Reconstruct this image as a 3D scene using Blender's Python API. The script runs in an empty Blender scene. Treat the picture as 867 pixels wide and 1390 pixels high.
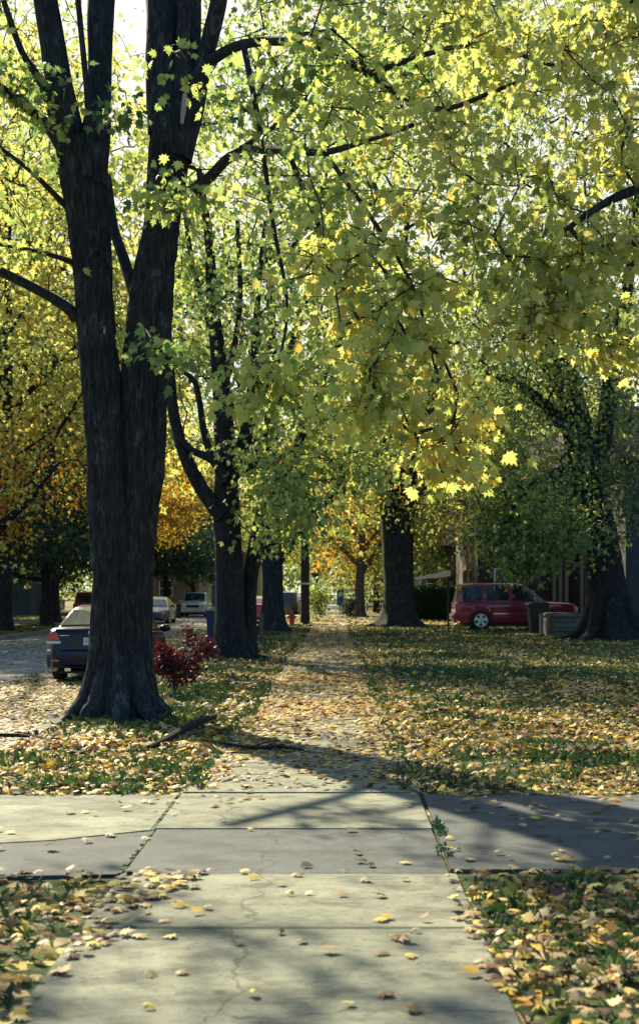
import bpy, math, random
import numpy as np
from mathutils import Vector
R = math.radians
scene = bpy.context.scene
col = scene.collection
rng = np.random.default_rng(11)
random.seed(4)

# ------------------------------------------------------------------ camera
FPX, HX, HY, CH = 1806.0, 455.0, 803.0, 1.6
def P(px, py, D):
    return np.array([(px-HX)/FPX*D, D, CH+(HY-py)/FPX*D])
cam_d = bpy.data.cameras.new('camera'); cam = bpy.data.objects.new('camera', cam_d); col.objects.link(cam)
cam.location = (0, 0, CH); cam.rotation_euler = (R(90), 0, 0)
cam_d.sensor_fit = 'AUTO'; cam_d.sensor_width = 36; cam_d.lens = FPX/1390*36
cam_d.shift_x = -(HX-433.5)/1390; cam_d.shift_y = (HY-695)/1390
cam_d.clip_start = 0.1; cam_d.clip_end = 2000
cam_d.dof.use_dof = True; cam_d.dof.focus_distance = 17; cam_d.dof.aperture_fstop = 3.5
scene.camera = cam

# ------------------------------------------------------------------ light
SUN_EL, SUN_AZ = R(36), R(-30)       # azimuth measured from +Y (ahead), negative = to the left
w = bpy.data.worlds.new('World'); scene.world = w; w.use_nodes = True
nt = w.node_tree; bg = nt.nodes['Background']
sky = nt.nodes.new('ShaderNodeTexSky'); sky.sky_type = 'NISHITA'; sky.sun_disc = False
sky.sun_elevation = SUN_EL; sky.sun_rotation = SUN_AZ
sky.air_density = 1.0; sky.dust_density = 2.0; sky.ozone_density = 3.5
# bright thin cloud bank over the far end of the street, blue sky elsewhere
tc = nt.nodes.new('ShaderNodeTexCoord'); dt = nt.nodes.new('ShaderNodeVectorMath'); dt.operation = 'DOT_PRODUCT'
nz = nt.nodes.new('ShaderNodeVectorMath'); nz.operation = 'NORMALIZE'; nt.links.new(tc.outputs['Generated'], nz.inputs[0])
nt.links.new(nz.outputs[0], dt.inputs[0]); dt.inputs[1].default_value = (-0.25, 0.92, 0.30)
cn = nt.nodes.new('ShaderNodeTexNoise'); cn.inputs['Scale'].default_value = 2.2; cn.inputs['Detail'].default_value = 6; nt.links.new(nz.outputs[0], cn.inputs['Vector'])
ma = nt.nodes.new('ShaderNodeMath'); ma.operation = 'MULTIPLY_ADD'; ma.inputs[1].default_value = 0.5; nt.links.new(cn.outputs['Fac'], ma.inputs[0]); nt.links.new(dt.outputs['Value'], ma.inputs[2])
mr = nt.nodes.new('ShaderNodeMapRange'); mr.inputs['From Min'].default_value = 0.85; mr.inputs['From Max'].default_value = 1.12; nt.links.new(ma.outputs[0], mr.inputs['Value'])
mm = nt.nodes.new('ShaderNodeMix'); mm.data_type = 'RGBA'; nt.links.new(mr.outputs[0], mm.inputs[0]); tn = nt.nodes.new('ShaderNodeMix'); tn.data_type = 'RGBA'; tn.blend_type = 'MULTIPLY'; tn.inputs[0].default_value = 1; tn.inputs[7].default_value = (0.78, 1.02, 1.12, 1); nt.links.new(sky.outputs[0], tn.inputs[6]); nt.links.new(tn.outputs[2], mm.inputs[6]); mm.inputs[7].default_value = (5.4, 5.5, 4.9, 1)
nt.links.new(mm.outputs[2], bg.inputs[0]); bg.inputs[1].default_value = 0.08
sd = bpy.data.lights.new('sun', 'SUN'); sd.energy = 5.0; sd.angle = R(0.7); sd.color = (1.0, 0.90, 0.63)
sun = bpy.data.objects.new('sun', sd); col.objects.link(sun)
sv = Vector((math.sin(SUN_AZ)*math.cos(SUN_EL), math.cos(SUN_AZ)*math.cos(SUN_EL), math.sin(SUN_EL)))
sun.rotation_euler = sv.to_track_quat('Z', 'Y').to_euler(); sun.location = sv*60
vs = scene.view_settings
vs.view_transform = 'Standard'; vs.look = 'None'; vs.gamma = 1; vs.use_curve_mapping = False; vs.exposure = 1.4
cy = scene.cycles
cy.max_bounces = 8; cy.diffuse_bounces = 6; cy.glossy_bounces = 2; cy.transmission_bounces = 4; cy.transparent_max_bounces = 8
cy.use_denoising = True; cy.sample_clamp_indirect = 6; cy.caustics_reflective = False; cy.caustics_refractive = False

# ------------------------------------------------------------------ materials
def newmat(name):
    m = bpy.data.materials.new(name); m.use_nodes = True
    return m, m.node_tree, m.node_tree.nodes['Principled BSDF']
def N(nt, t, **kw):
    n = nt.nodes.new(t)
    for k, v in kw.items(): setattr(n, k, v)
    return n
def ramp(nt, stops, fac=None):
    r = N(nt, 'ShaderNodeValToRGB'); e = r.color_ramp.elements
    while len(e) < len(stops): e.new(0.5)
    for i, (p, c) in enumerate(stops):
        e[i].position = p; e[i].color = (*c, 1) if len(c) == 3 else c
    if fac is not None: nt.links.new(fac, r.inputs[0])
    return r
def coords(nt, scale=(1,1,1), space='Object'):
    tc = N(nt, 'ShaderNodeTexCoord'); mp = N(nt, 'ShaderNodeMapping'); mp.inputs['Scale'].default_value = scale
    if space == 'World':
        g = N(nt, 'ShaderNodeNewGeometry'); nt.links.new(g.outputs['Position'], mp.inputs[0])
    else: nt.links.new(tc.outputs[space], mp.inputs[0])
    return mp.outputs[0]
def noise(nt, vec, scale, detail=5, rough=0.6):
    n = N(nt, 'ShaderNodeTexNoise'); n.inputs['Scale'].default_value = scale; n.inputs['Detail'].default_value = detail
    n.inputs['Roughness'].default_value = rough; nt.links.new(vec, n.inputs['Vector']); return n.outputs['Fac']
def mixc(nt, fac, a, b, mode='MIX'):
    m = N(nt, 'ShaderNodeMix', data_type='RGBA', blend_type=mode)
    for s, v in ((m.inputs[0], fac), (m.inputs[6], a), (m.inputs[7], b)):
        if hasattr(v, 'is_output'): nt.links.new(v, s)
        elif isinstance(v, (int, float)): s.default_value = v
        else: s.default_value = (*v, 1)
    return m.outputs[2]
def bump(nt, h, bs, strength=0.5, dist=0.02):
    b = N(nt, 'ShaderNodeBump'); b.inputs['Strength'].default_value = strength; b.inputs['Distance'].default_value = dist
    nt.links.new(h, b.inputs['Height']); nt.links.new(b.outputs[0], bs.inputs['Normal'])
def plain(name, c, rough=0.6, metal=0.0, coat=0.0, var=0.12, spec=0.5):
    m, nt, bs = newmat(name)
    v = coords(nt); n = noise(nt, v, 6, 4)
    r = ramp(nt, [(0.3, tuple(x*(1-var) for x in c)), (0.7, tuple(min(1, x*(1+var)) for x in c))], n)
    nt.links.new(r.outputs[0], bs.inputs['Base Color'])
    bs.inputs['Roughness'].default_value = rough; bs.inputs['Metallic'].default_value = metal
    bs.inputs['Coat Weight'].default_value = coat; bs.inputs['Coat Roughness'].default_value = 0.06
    bs.inputs['Specular IOR Level'].default_value = spec
    return m
def bark_mat(name, c1, c2, c3):
    m, nt, bs = newmat(name)
    v = coords(nt, (1, 1, 0.16)); n1 = noise(nt, v, 26, 8, 0.72)
    v2 = coords(nt, (1, 1, 0.6)); n2 = noise(nt, v2, 2.2, 4)
    r = ramp(nt, [(0.38, c1), (0.52, c2), (0.66, c3)], n1)
    n5 = noise(nt, coords(nt, (1, 1, 0.5)), 5.5, 6, 0.75)
    lich = ramp(nt, [(0.56, (0, 0, 0)), (0.66, (0.7, 0.7, 0.7))], n5).outputs[0]
    base_ = mixc(nt, n2, r.outputs[0], tuple(x*0.55 for x in c2))
    nt.links.new(mixc(nt, lich, base_, (c3[0]*0.95, c3[1]*1.1, c3[2]*0.95)), bs.inputs['Base Color'])
    bs.inputs['Roughness'].default_value = 0.92; bs.inputs['Specular IOR Level'].default_value = 0.2
    bump(nt, n1, bs, 1.0, 0.05)
    return m
def leaf_mat(name, stops, trans=0.55, rough=0.5, hue=0.0):
    m, nt, bs = newmat(name)
    a = N(nt, 'ShaderNodeAttribute', attribute_name='v')
    r = ramp(nt, stops, a.outputs['Fac'])
    bs.inputs['Roughness'].default_value = rough; bs.inputs['Specular IOR Level'].default_value = 0.35
    nt.links.new(r.outputs[0], bs.inputs['Base Color'])
    t = N(nt, 'ShaderNodeBsdfTranslucent')
    nt.links.new(mixc(nt, 1.0, r.outputs[0], (1.0, 0.99, 0.80), 'MULTIPLY'), t.inputs[0])
    mx = N(nt, 'ShaderNodeMixShader'); mx.inputs[0].default_value = trans
    nt.links.new(bs.outputs[0], mx.inputs[1]); nt.links.new(t.outputs[0], mx.inputs[2])
    nt.links.new(mx.outputs[0], nt.nodes['Material Output'].inputs[0])
    return m
M = {}
M['bark'] = bark_mat('maple bark', (0.010, 0.011, 0.013), (0.042, 0.046, 0.052), (0.125, 0.127, 0.13))
M['bark_brown'] = bark_mat('brown bark', (0.009, 0.009, 0.009), (0.036, 0.033, 0.033), (0.09, 0.082, 0.08))
M['bark_grey'] = bark_mat('grey bark', (0.05, 0.048, 0.05), (0.12, 0.115, 0.12), (0.2, 0.19, 0.19))
M['twig'] = plain('twig', (0.018, 0.018, 0.022), 0.9)
M['bare_wood'] = plain('bare wood', (0.30, 0.27, 0.2), 0.85)
M['leaf_near'] = leaf_mat('yellow green maple leaf', [(0.0, (0.06, 0.13, 0.05)), (0.25, (0.18, 0.28, 0.10)), (0.50, (0.42, 0.50, 0.16)), (0.82, (0.66, 0.63, 0.20)), (1.0, (0.70, 0.48, 0.10))], 0.62)
M['leaf_gold'] = leaf_mat('gold green maple leaf', [(0.0, (0.12, 0.18, 0.06)), (0.35, (0.42, 0.46, 0.15)), (0.7, (0.68, 0.63, 0.20)), (1.0, (0.72, 0.50, 0.11))], 0.62)
M['leaf_green'] = leaf_mat('dull green maple leaf', [(0.0, (0.06, 0.11, 0.05)), (0.45, (0.20, 0.28, 0.10)), (0.85, (0.42, 0.47, 0.14)), (1.0, (0.56, 0.52, 0.14))], 0.6)
M['leaf_mid'] = leaf_mat('mixed maple leaf', [(0.0, (0.08, 0.13, 0.05)), (0.4, (0.32, 0.38, 0.11)), (0.75, (0.60, 0.56, 0.15)), (0.92, (0.58, 0.30, 0.05)), (1.0, (0.35, 0.07, 0.03))], 0.55)
M['leaf_orange'] = leaf_mat('orange maple leaf', [(0.0, (0.30, 0.22, 0.04)), (0.4, (0.62, 0.38, 0.05)), (0.75, (0.66, 0.26, 0.03)), (1.0, (0.38, 0.07, 0.025))], 0.58)
M['leaf_teal'] = leaf_mat('dark bluish needles', [(0.0, (0.012, 0.04, 0.03)), (0.6, (0.035, 0.085, 0.055)), (1.0, (0.08, 0.15, 0.08))], 0.25)
M['leaf_red'] = leaf_mat('crimson shrub leaf', [(0.0, (0.025, 0.008, 0.012)), (0.6, (0.08, 0.010, 0.018)), (1.0, (0.22, 0.022, 0.022))], 0.35)
M['fallen'] = leaf_mat('fallen leaf', [(0.0, (0.035, 0.02, 0.014)), (0.24, (0.12, 0.06, 0.03)), (0.40, (0.32, 0.20, 0.09)), (0.55, (0.50, 0.38, 0.18)), (0.68, (0.60, 0.47, 0.10)), (0.82, (0.62, 0.40, 0.06)), (0.93, (0.50, 0.20, 0.03)), (1.0, (0.24, 0.04, 0.02))], 0.2, 0.6)
M['grass'] = leaf_mat('grass blade', [(0.0, (0.02, 0.05, 0.018)), (0.6, (0.05, 0.10, 0.028)), (1.0, (0.13, 0.16, 0.05))], 0.3)

def ground_mat(name, leafy):
    m, nt, bs = newmat(name)
    v = coords(nt, space='World')
    n1 = noise(nt, v, 0.5, 5); n2 = noise(nt, v, 14, 5)
    g = ramp(nt, [(0.25, (0.03, 0.045, 0.018)), (0.6, (0.06, 0.085, 0.028)), (0.85, (0.10, 0.10, 0.045))], n2).outputs[0]
    vo = N(nt, 'ShaderNodeTexVoronoi'); vo.inputs['Scale'].default_value = 9; nt.links.new(v, vo.inputs['Vector'])
    sp = N(nt, 'ShaderNodeSeparateColor'); nt.links.new(vo.outputs['Color'], sp.inputs[0])
    lc = ramp(nt, [(0.0, (0.09, 0.05, 0.025)), (0.3, (0.26, 0.17, 0.08)), (0.55, (0.44, 0.36, 0.2)), (0.8, (0.5, 0.38, 0.08)), (1.0, (0.42, 0.16, 0.03))], sp.outputs[0]).outputs[0]
    ad = N(nt, 'ShaderNodeMath', operation='ADD'); nt.links.new(sp.outputs[1], ad.inputs[0]); nt.links.new(n1, ad.inputs[1])
    th = ramp(nt, [(leafy, (0, 0, 0)), (min(1, leafy+0.03), (1, 1, 1))], None)
    dv = N(nt, 'ShaderNodeMath', operation='MULTIPLY'); dv.inputs[1].default_value = 0.5
    nt.links.new(ad.outputs[0], dv.inputs[0]); nt.links.new(dv.outputs[0], th.inputs[0])
    nt.links.new(mixc(nt, th.outputs[0], g, lc), bs.inputs['Base Color'])
    bs.inputs['Roughness'].default_value = 0.95; bs.inputs['Specular IOR Level'].default_value = 0.15
    bump(nt, n2, bs, 0.8, 0.03)
    return m
M['lawn'] = ground_mat('leaf strewn lawn', 0.56)
def concrete(name, c, stain, speck=0.25, scale=1.0):
    m, nt, bs = newmat(name)
    v = coords(nt, space='World')
    n1 = noise(nt, v, 0.9*scale, 6, 0.62); n2 = noise(nt, v, 260, 2, 0.5)
    v3 = coords(nt, (1.0, 1.7, 1), 'World'); n3 = noise(nt, v3, 2.2, 6, 0.7)
    a = ramp(nt, [(0.32, stain), (0.62, c)], n1).outputs[0]
    b = mixc(nt, ramp(nt, [(0.38, (1, 1, 1)), (0.55, (0, 0, 0))], n3).outputs[0], a, tuple(x*0.7 for x in stain))
    s = ramp(nt, [(0.35, (1-speck,)*3), (0.65, (1+speck,)*3)], n2).outputs[0]
    wn = N(nt, 'ShaderNodeTexNoise'); wn.inputs['Scale'].default_value = 3.0; wn.inputs['Detail'].default_value = 6; nt.links.new(v, wn.inputs['Vector'])
    wv = N(nt, 'ShaderNodeVectorMath', operation='MULTIPLY_ADD'); wv.inputs[1].default_value = (0.5, 0.5, 0); nt.links.new(wn.outputs['Color'], wv.inputs[0]); nt.links.new(v, wv.inputs[2])
    vc = N(nt, 'ShaderNodeTexVoronoi', feature='DISTANCE_TO_EDGE'); vc.inputs['Scale'].default_value = 0.33; nt.links.new(wv.outputs[0], vc.inputs['Vector'])
    ck = ramp(nt, [(0.0, (0.4, 0.4, 0.38)), (0.0035, (1, 1, 1))], vc.outputs['Distance']).outputs[0]
    n4 = noise(nt, v, 22, 6, 0.8); pit = ramp(nt, [(0.34, (0.5, 0.5, 0.48)), (0.47, (1, 1, 1)), (0.75, (1.12, 1.12, 1.1))], n4).outputs[0]
    s = mixc(nt, 1.0, mixc(nt, 1.0, s, ck, 'MULTIPLY'), pit, 'MULTIPLY')
    nt.links.new(mixc(nt, 1.0, b, s, 'MULTIPLY'), bs.inputs['Base Color'])
    bs.inputs['Roughness'].default_value = 0.85; bs.inputs['Specular IOR Level'].default_value = 0.3
    bump(nt, n2, bs, 0.35, 0.004)
    return m
M['concrete'] = concrete('worn concrete', (0.235, 0.235, 0.165), (0.125, 0.13, 0.10), 0.18)
M['asphalt'] = concrete('old asphalt patch', (0.085, 0.093, 0.092), (0.06, 0.066, 0.068), 0.5)
M['road'] = concrete('grey road asphalt', (0.25, 0.25, 0.24), (0.16, 0.16, 0.16), 0.3)
M['kerb'] = concrete('kerb concrete', (0.30, 0.29, 0.25), (0.18, 0.175, 0.16), 0.2)
M['moss'] = plain('moss', (0.035, 0.07, 0.025), 0.95, var=0.4)
def brick_mat(name, c1, c2, mortar, scale=1.0):
    m, nt, bs = newmat(name)
    tc = N(nt, 'ShaderNodeTexCoord'); sx = N(nt, 'ShaderNodeSeparateXYZ'); nt.links.new(tc.outputs['Object'], sx.inputs[0])
    ad = N(nt, 'ShaderNodeMath', operation='ADD'); nt.links.new(sx.outputs[0], ad.inputs[0]); nt.links.new(sx.outputs[1], ad.inputs[1])
    cb = N(nt, 'ShaderNodeCombineXYZ'); nt.links.new(ad.outputs[0], cb.inputs[0]); nt.links.new(sx.outputs[2], cb.inputs[1])
    b = N(nt, 'ShaderNodeTexBrick'); nt.links.new(cb.outputs[0], b.inputs[0])
    b.inputs['Scale'].default_value = 1; b.inputs['Brick Width'].default_value = 0.22*scale; b.inputs['Row Height'].default_value = 0.075*scale
    b.inputs['Mortar Size'].default_value = 0.008*scale
    for k, c in (('Color1', c1), ('Color2', c2), ('Mortar', mortar)): b.inputs[k].default_value = (*c, 1)
    nt.links.new(b.outputs[0], bs.inputs['Base Color']); bs.inputs['Roughness'].default_value = 0.9
    bump(nt, b.outputs['Fac'], bs, -0.4, 0.01)
    return m
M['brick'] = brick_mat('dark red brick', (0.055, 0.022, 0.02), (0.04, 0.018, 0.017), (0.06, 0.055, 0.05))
M['stone'] = brick_mat('grey stone block', (0.13, 0.13, 0.12), (0.19, 0.19, 0.17), (0.08, 0.08, 0.075), 2.2)
M['shingle'] = brick_mat('red brown shingle', (0.20, 0.09, 0.085), (0.15, 0.07, 0.07), (0.06, 0.04, 0.04), 1.8)
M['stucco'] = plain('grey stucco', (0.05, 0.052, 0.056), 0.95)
M['cream'] = plain('cream siding', (0.5, 0.4, 0.17), 0.7)
M['blue_siding'] = plain('blue siding', (0.03, 0.09, 0.22), 0.7)
M['slate_siding'] = plain('slate siding', (0.08, 0.12, 0.17), 0.7)
M['white'] = plain('white paint', (0.72, 0.73, 0.72), 0.5)
M['tan_wood'] = plain('tan painted wood', (0.22, 0.15, 0.11), 0.7)
M['brown_wood'] = plain('weathered brown wood', (0.11, 0.075, 0.06), 0.9, var=0.3)
M['door'] = plain('dark door', (0.05, 0.045, 0.04), 0.5)
M['pane'] = plain('window glass', (0.02, 0.025, 0.03), 0.08, spec=0.8)
M['black'] = plain('black plastic', (0.018, 0.018, 0.02), 0.5)
M['bin_blue'] = plain('dark blue plastic', (0.015, 0.03, 0.075), 0.45)
M['bin_grey'] = plain('dark grey plastic', (0.02, 0.028, 0.03), 0.5)
M['rubber'] = plain('rubber', (0.02, 0.02, 0.02), 0.85)
M['rim'] = plain('alloy', (0.55, 0.56, 0.57), 0.3, 0.8)
M['chrome'] = plain('chrome', (0.75, 0.75, 0.76), 0.15, 1.0, var=0.02)
M['navy_paint'] = plain('navy car paint', (0.0015, 0.003, 0.02), 0.35, 0.0, 0.25, var=0.05, spec=0.28)
M['maroon_paint'] = plain('maroon car paint', (0.30, 0.012, 0.05), 0.3, 0.2, 1.0, var=0.05)
M['red_paint'] = plain('red car paint', (0.42, 0.01, 0.04), 0.3, 0.1, 1.0, var=0.05)
M['silver_paint'] = plain('silver car paint', (0.58, 0.62, 0.64), 0.3, 0.4, 1.0, var=0.04)
M['teal_paint'] = plain('dark teal car paint', (0.02, 0.06, 0.09), 0.3, 0.3, 1.0, var=0.05)
M['tail'] = plain('red lamp lens', (0.5, 0.03, 0.02), 0.12, coat=1.0)
M['lens'] = plain('clear lamp lens', (0.6, 0.62, 0.62), 0.1, coat=1.0)
M['plate'] = plain('white plate', (0.62, 0.66, 0.62), 0.5)
M['plate_green'] = plain('green print', (0.02, 0.16, 0.10), 0.5)
M['plate_blue'] = plain('blue print', (0.03, 0.06, 0.3), 0.5)
M['hydrant'] = plain('hydrant red', (0.5, 0.02, 0.025), 0.45)
M['steel'] = plain('dark green steel', (0.02, 0.035, 0.03), 0.5, 0.3)
M['orange'] = plain('orange print', (0.6, 0.22, 0.04), 0.6)
M['pole_wood'] = plain('creosoted pole wood', (0.035, 0.028, 0.03), 0.9, var=0.3)
M['hedge'] = leaf_mat('hedge leaf', [(0.0, (0.01, 0.035, 0.02)), (0.7, (0.025, 0.07, 0.035)), (1.0, (0.05, 0.11, 0.05))], 0.25)

# ------------------------------------------------------------------ mesh helpers
def tag(o, label=None, cat=None, group=None, kind=None):
    for k, v in (('label', label), ('category', cat), ('group', group), ('kind', kind)):
        if v: o[k] = v
    return o
def empty(name, loc, label, cat, group=None, rz=0):
    o = bpy.data.objects.new(name, None); col.objects.link(o); o.location = [float(x) for x in loc]; o.rotation_euler.z = rz
    o.empty_display_size = 0.2
    return tag(o, label, cat, group)
def link_mesh(name, me, mat, parent=None):
    o = bpy.data.objects.new(name, me); col.objects.link(o)
    if mat is not None: me.materials.append(mat)
    if parent is not None: o.parent = parent
    return o
def np_mesh(name, V, F, mat, parent=None, v=None, smooth=False):
    """V (n,3), F (m,k) array, v per-vertex value"""
    me = bpy.data.meshes.new(name); V = np.asarray(V, np.float32); F = np.asarray(F, np.int32)
    k = F.shape[1]
    me.vertices.add(len(V)); me.vertices.foreach_set('co', V.ravel())
    me.loops.add(F.size); me.loops.foreach_set('vertex_index', F.ravel())
    me.polygons.add(len(F)); me.polygons.foreach_set('loop_start', np.arange(0, F.size, k, dtype=np.int32))
    me.polygons.foreach_set('loop_total', np.full(len(F), k, np.int32))
    if smooth: me.polygons.foreach_set('use_smooth', np.ones(len(F), bool))
    me.update(calc_edges=True)
    if v is not None:
        at = me.attributes.new('v', 'FLOAT', 'POINT'); at.data.foreach_set('value', np.asarray(v, np.float32))
    return link_mesh(name, me, mat, parent)
class MB:
    def __init__(s): s.v = []; s.f = []
    def add(s, vs, fs):
        b = len(s.v); s.v += [tuple(map(float, q)) for q in vs]; s.f += [tuple(b+i for i in f) for f in fs]; return s
    def box(s, x0, x1, y0, y1, z0, z1, taper=0):
        t = taper
        return s.add([(x0,y0,z0),(x1,y0,z0),(x1,y1,z0),(x0,y1,z0),(x0+t,y0+t,z1),(x1-t,y0+t,z1),(x1-t,y1-t,z1),(x0+t,y1-t,z1)],
                     [(3,2,1,0),(4,5,6,7),(0,1,5,4),(1,2,6,5),(2,3,7,6),(3,0,4,7)])
    def lathe(s, prof, c=(0,0,0), n=16, axis='z', cap=True):
        vs, fs = [], []
        for r, h in prof:
            for i in range(n):
                a = 2*math.pi*i/n; p = (r*math.cos(a), r*math.sin(a), h)
                if axis == 'x': p = (p[2], p[0], p[1])
                if axis == 'y': p = (p[0], p[2], p[1])
                vs.append((p[0]+c[0], p[1]+c[1], p[2]+c[2]))
        for j in range(len(prof)-1):
            for i in range(n):
                fs.append((j*n+i, j*n+(i+1)%n, (j+1)*n+(i+1)%n, (j+1)*n+i))
        if cap: fs.append(tuple(reversed(range(n)))); fs.append(tuple((len(prof)-1)*n+i for i in range(n)))
        return s.add(vs, fs)
    def tube(s, pts, rad, n=8):
        V, F = tube_np(pts, rad, n)
        s.add(V, F.tolist()); k = len(V)-len(V)
        return s
    def prism(s, poly, axis, a, b):
        n = len(poly)
        def mk(u, v, t): return {'x': (t,u,v), 'y': (u,t,v), 'z': (u,v,t)}[axis]
        vs = [mk(u,v,a) for u,v in poly]+[mk(u,v,b) for u,v in poly]
        fs = [tuple(range(n)), tuple(reversed(range(n,2*n)))]+[(i,(i+1)%n,n+(i+1)%n,n+i) for i in range(n)]
        return s.add(vs, fs)
    def build(s, name, mat, parent=None, smooth=False, bevel=0, origin=None):
        me = bpy.data.meshes.new(name)
        V = s.v if origin is None else [(a-origin[0], b-origin[1], c-origin[2]) for a,b,c in s.v]
        me.from_pydata(V, [], s.f); me.update()
        import bmesh
        bm = bmesh.new(); bm.from_mesh(me); bmesh.ops.recalc_face_normals(bm, faces=bm.faces)
        if bevel: bmesh.ops.bevel(bm, geom=[e for e in bm.edges if len(e.link_faces) == 2 and e.calc_face_angle(0) > 0.5], offset=bevel, segments=2, affect='EDGES', clamp_overlap=True)
        bm.to_mesh(me); bm.free()
        if smooth:
            me.polygons.foreach_set('use_smooth', [True]*len(me.polygons)); me.set_sharp_from_angle(angle=R(38))
        return link_mesh(name, me, mat, parent)
def vnoise(p, seed=0):
    """value noise for (n,d) points, d = 2 or 3, in 0..1"""
    p = np.atleast_2d(np.asarray(p, float)); i = np.floor(p).astype(np.int64); f = p-i; f = f*f*(3-2*f)
    d = p.shape[1]; out = np.zeros(len(p)); pr = (374761393, 668265263, 2147483647)
    for c in range(2**d):
        h = np.full(len(p), seed*1274126177, np.int64); wgt = np.ones(len(p))
        for k in range(d):
            b = (c >> k) & 1; h = h + (i[:,k]+b)*pr[k]; wgt = wgt*(f[:,k] if b else 1-f[:,k])
        h = (h ^ (h >> 13))*1274126177 & 0x7fffffff; h = (h ^ (h >> 16))*668265263 & 0x7fffffff
        out += wgt*((h & 0xffff)/65535.0)
    return out
def fbm(p, o=3, seed=0):
    p = np.atleast_2d(np.asarray(p, float)); s = 0; a = 0.5; t = 0
    for k in range(o): s = s+a*vnoise(p*2**k, seed+k); t += a; a *= 0.5
    return s/t
def norm(a): return a/np.maximum(np.linalg.norm(a, axis=-1, keepdims=True), 1e-9)
def catmull(pts, vals, per):
    pts = np.asarray(pts, float); vals = np.asarray(vals, float); n = len(pts); O, Rr = [], []
    for i in range(n-1):
        p0, p1, p2, p3 = pts[max(i-1,0)], pts[i], pts[i+1], pts[min(i+2,n-1)]
        for k in range(per):
            t = k/per
            O.append(0.5*((2*p1)+(-p0+p2)*t+(2*p0-5*p1+4*p2-p3)*t*t+(-p0+3*p1-3*p2+p3)*t**3)); Rr.append(vals[i]+(vals[i+1]-vals[i])*t)
    O.append(pts[-1]); Rr.append(vals[-1])
    return np.array(O), np.array(Rr)
def tube_np(pts, rad, n=8, disp=None):
    pts = np.asarray(pts, float); m = len(pts); rad = np.full(m, rad) if np.isscalar(rad) else np.asarray(rad, float)
    tan = norm(np.gradient(pts, axis=0)); ref = np.array([0.0,1.0,0.0]) if abs(tan[0][1]) < 0.9 else np.array([1.0,0,0])
    u = norm(ref-tan*(tan@ref)[:,None]); vv = np.cross(tan, u)
    a = np.linspace(0, 2*np.pi, n, endpoint=False)
    rr = np.repeat(rad[:,None], n, 1)
    if disp is not None: rr = disp(pts, a, rr)
    V = pts[:,None,:]+rr[:,:,None]*(np.cos(a)[None,:,None]*u[:,None,:]+np.sin(a)[None,:,None]*vv[:,None,:])
    idx = np.arange(m*n).reshape(m, n); nx = np.roll(idx, -1, 1)
    F = np.stack([idx[:-1], nx[:-1], nx[1:], idx[1:]], -1).reshape(-1, 4)
    return V.reshape(-1, 3), F
def prisms(A, B, ra, rb, n=5):
    d = norm(B-A); ref = np.where(np.abs(d[:,2:3]) > 0.9, np.array([[1.0,0,0]]), np.array([[0,0,1.0]]))
    u = norm(np.cross(d, ref)); v = np.cross(d, u); a = np.linspace(0, 2*np.pi, n, endpoint=False)
    ring = np.cos(a)[None,:,None]*u[:,None,:]+np.sin(a)[None,:,None]*v[:,None,:]
    V = np.concatenate([A[:,None,:]+ring*ra[:,None,None], B[:,None,:]+ring*rb[:,None,None]], 1)
    k = len(A); b = (np.arange(k)*2*n)[:,None]; i = np.arange(n)[None,:]; j = (np.arange(n)+1)[None,:] % n
    F = np.stack([b+i, b+j, b+n+j, b+n+i], -1).reshape(-1, 4)
    return V.reshape(-1, 3), F

# ---- leaves
HALF = [(0,0),(.20,-.13),(.22,.04),(.52,.06),(.38,.22),(.60,.48),(.34,.46),(.24,.48),(.27,.72),(.13,.66),(0,1.0)]
def mk_leaf_tpl(half):
    o = half+[(-x, y) for x, y in reversed(half[1:-1])]
    V = [(0, 0.3)]+o; n = len(o); F = [(0, 1+i, 1+(i+1) % n) for i in range(n)]
    return np.array(V, float), np.array(F)
T_HI = mk_leaf_tpl(HALF)
T_MID = mk_leaf_tpl([(0,0),(.46,.06),(.30,.24),(.54,.52),(.22,.50),(0,1.0)])
T_LO = (np.array([(0,0),(.5,.3),(.16,.5),(0,1.0),(-.16,.5),(-.5,.3)], float), np.array([(0,1,2),(0,2,4),(2,3,4),(0,4,5)]))
T_KITE = (np.array([(0,0),(.48,.45),(0,1.0),(-.48,.45)], float), np.array([(0,1,3),(1,2,3)]))
T_NEEDLE = (np.array([(0,0),(.2,.5),(0,1.0),(-.2,.5)], float), np.array([(0,1,3),(1,2,3)]))
def leaf_geo(Pp, T, Nn, size, tpl, rg, curl=0.25):
    tv, tf = tpl; n = len(Pp); k = len(tv)
    T = norm(T); B = norm(np.cross(Nn, T)); Nn = np.cross(T, B)
    cu = rg.uniform(-0.2, 1.0, n)*curl
    x = tv[:,0][None,:]*rg.uniform(0.65,1.12,n)[:,None]; y = tv[:,1][None,:]*rg.uniform(0.85,1.1,n)[:,None]
    z = -cu[:,None]*(x*x*2.2+(y-0.3)**2*1.2)+0.0*x
    V = Pp[:,None,:]+size[:,None,None]*(x[:,:,None]*B[:,None,:]+(y-0.15)[:,:,None]*T[:,None,:]+z[:,:,None]*Nn[:,None,:])
    F = tf[None,:,:]+(np.arange(n)*k)[:,None,None]
    return V.reshape(-1,3), F.reshape(-1,3), k
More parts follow.
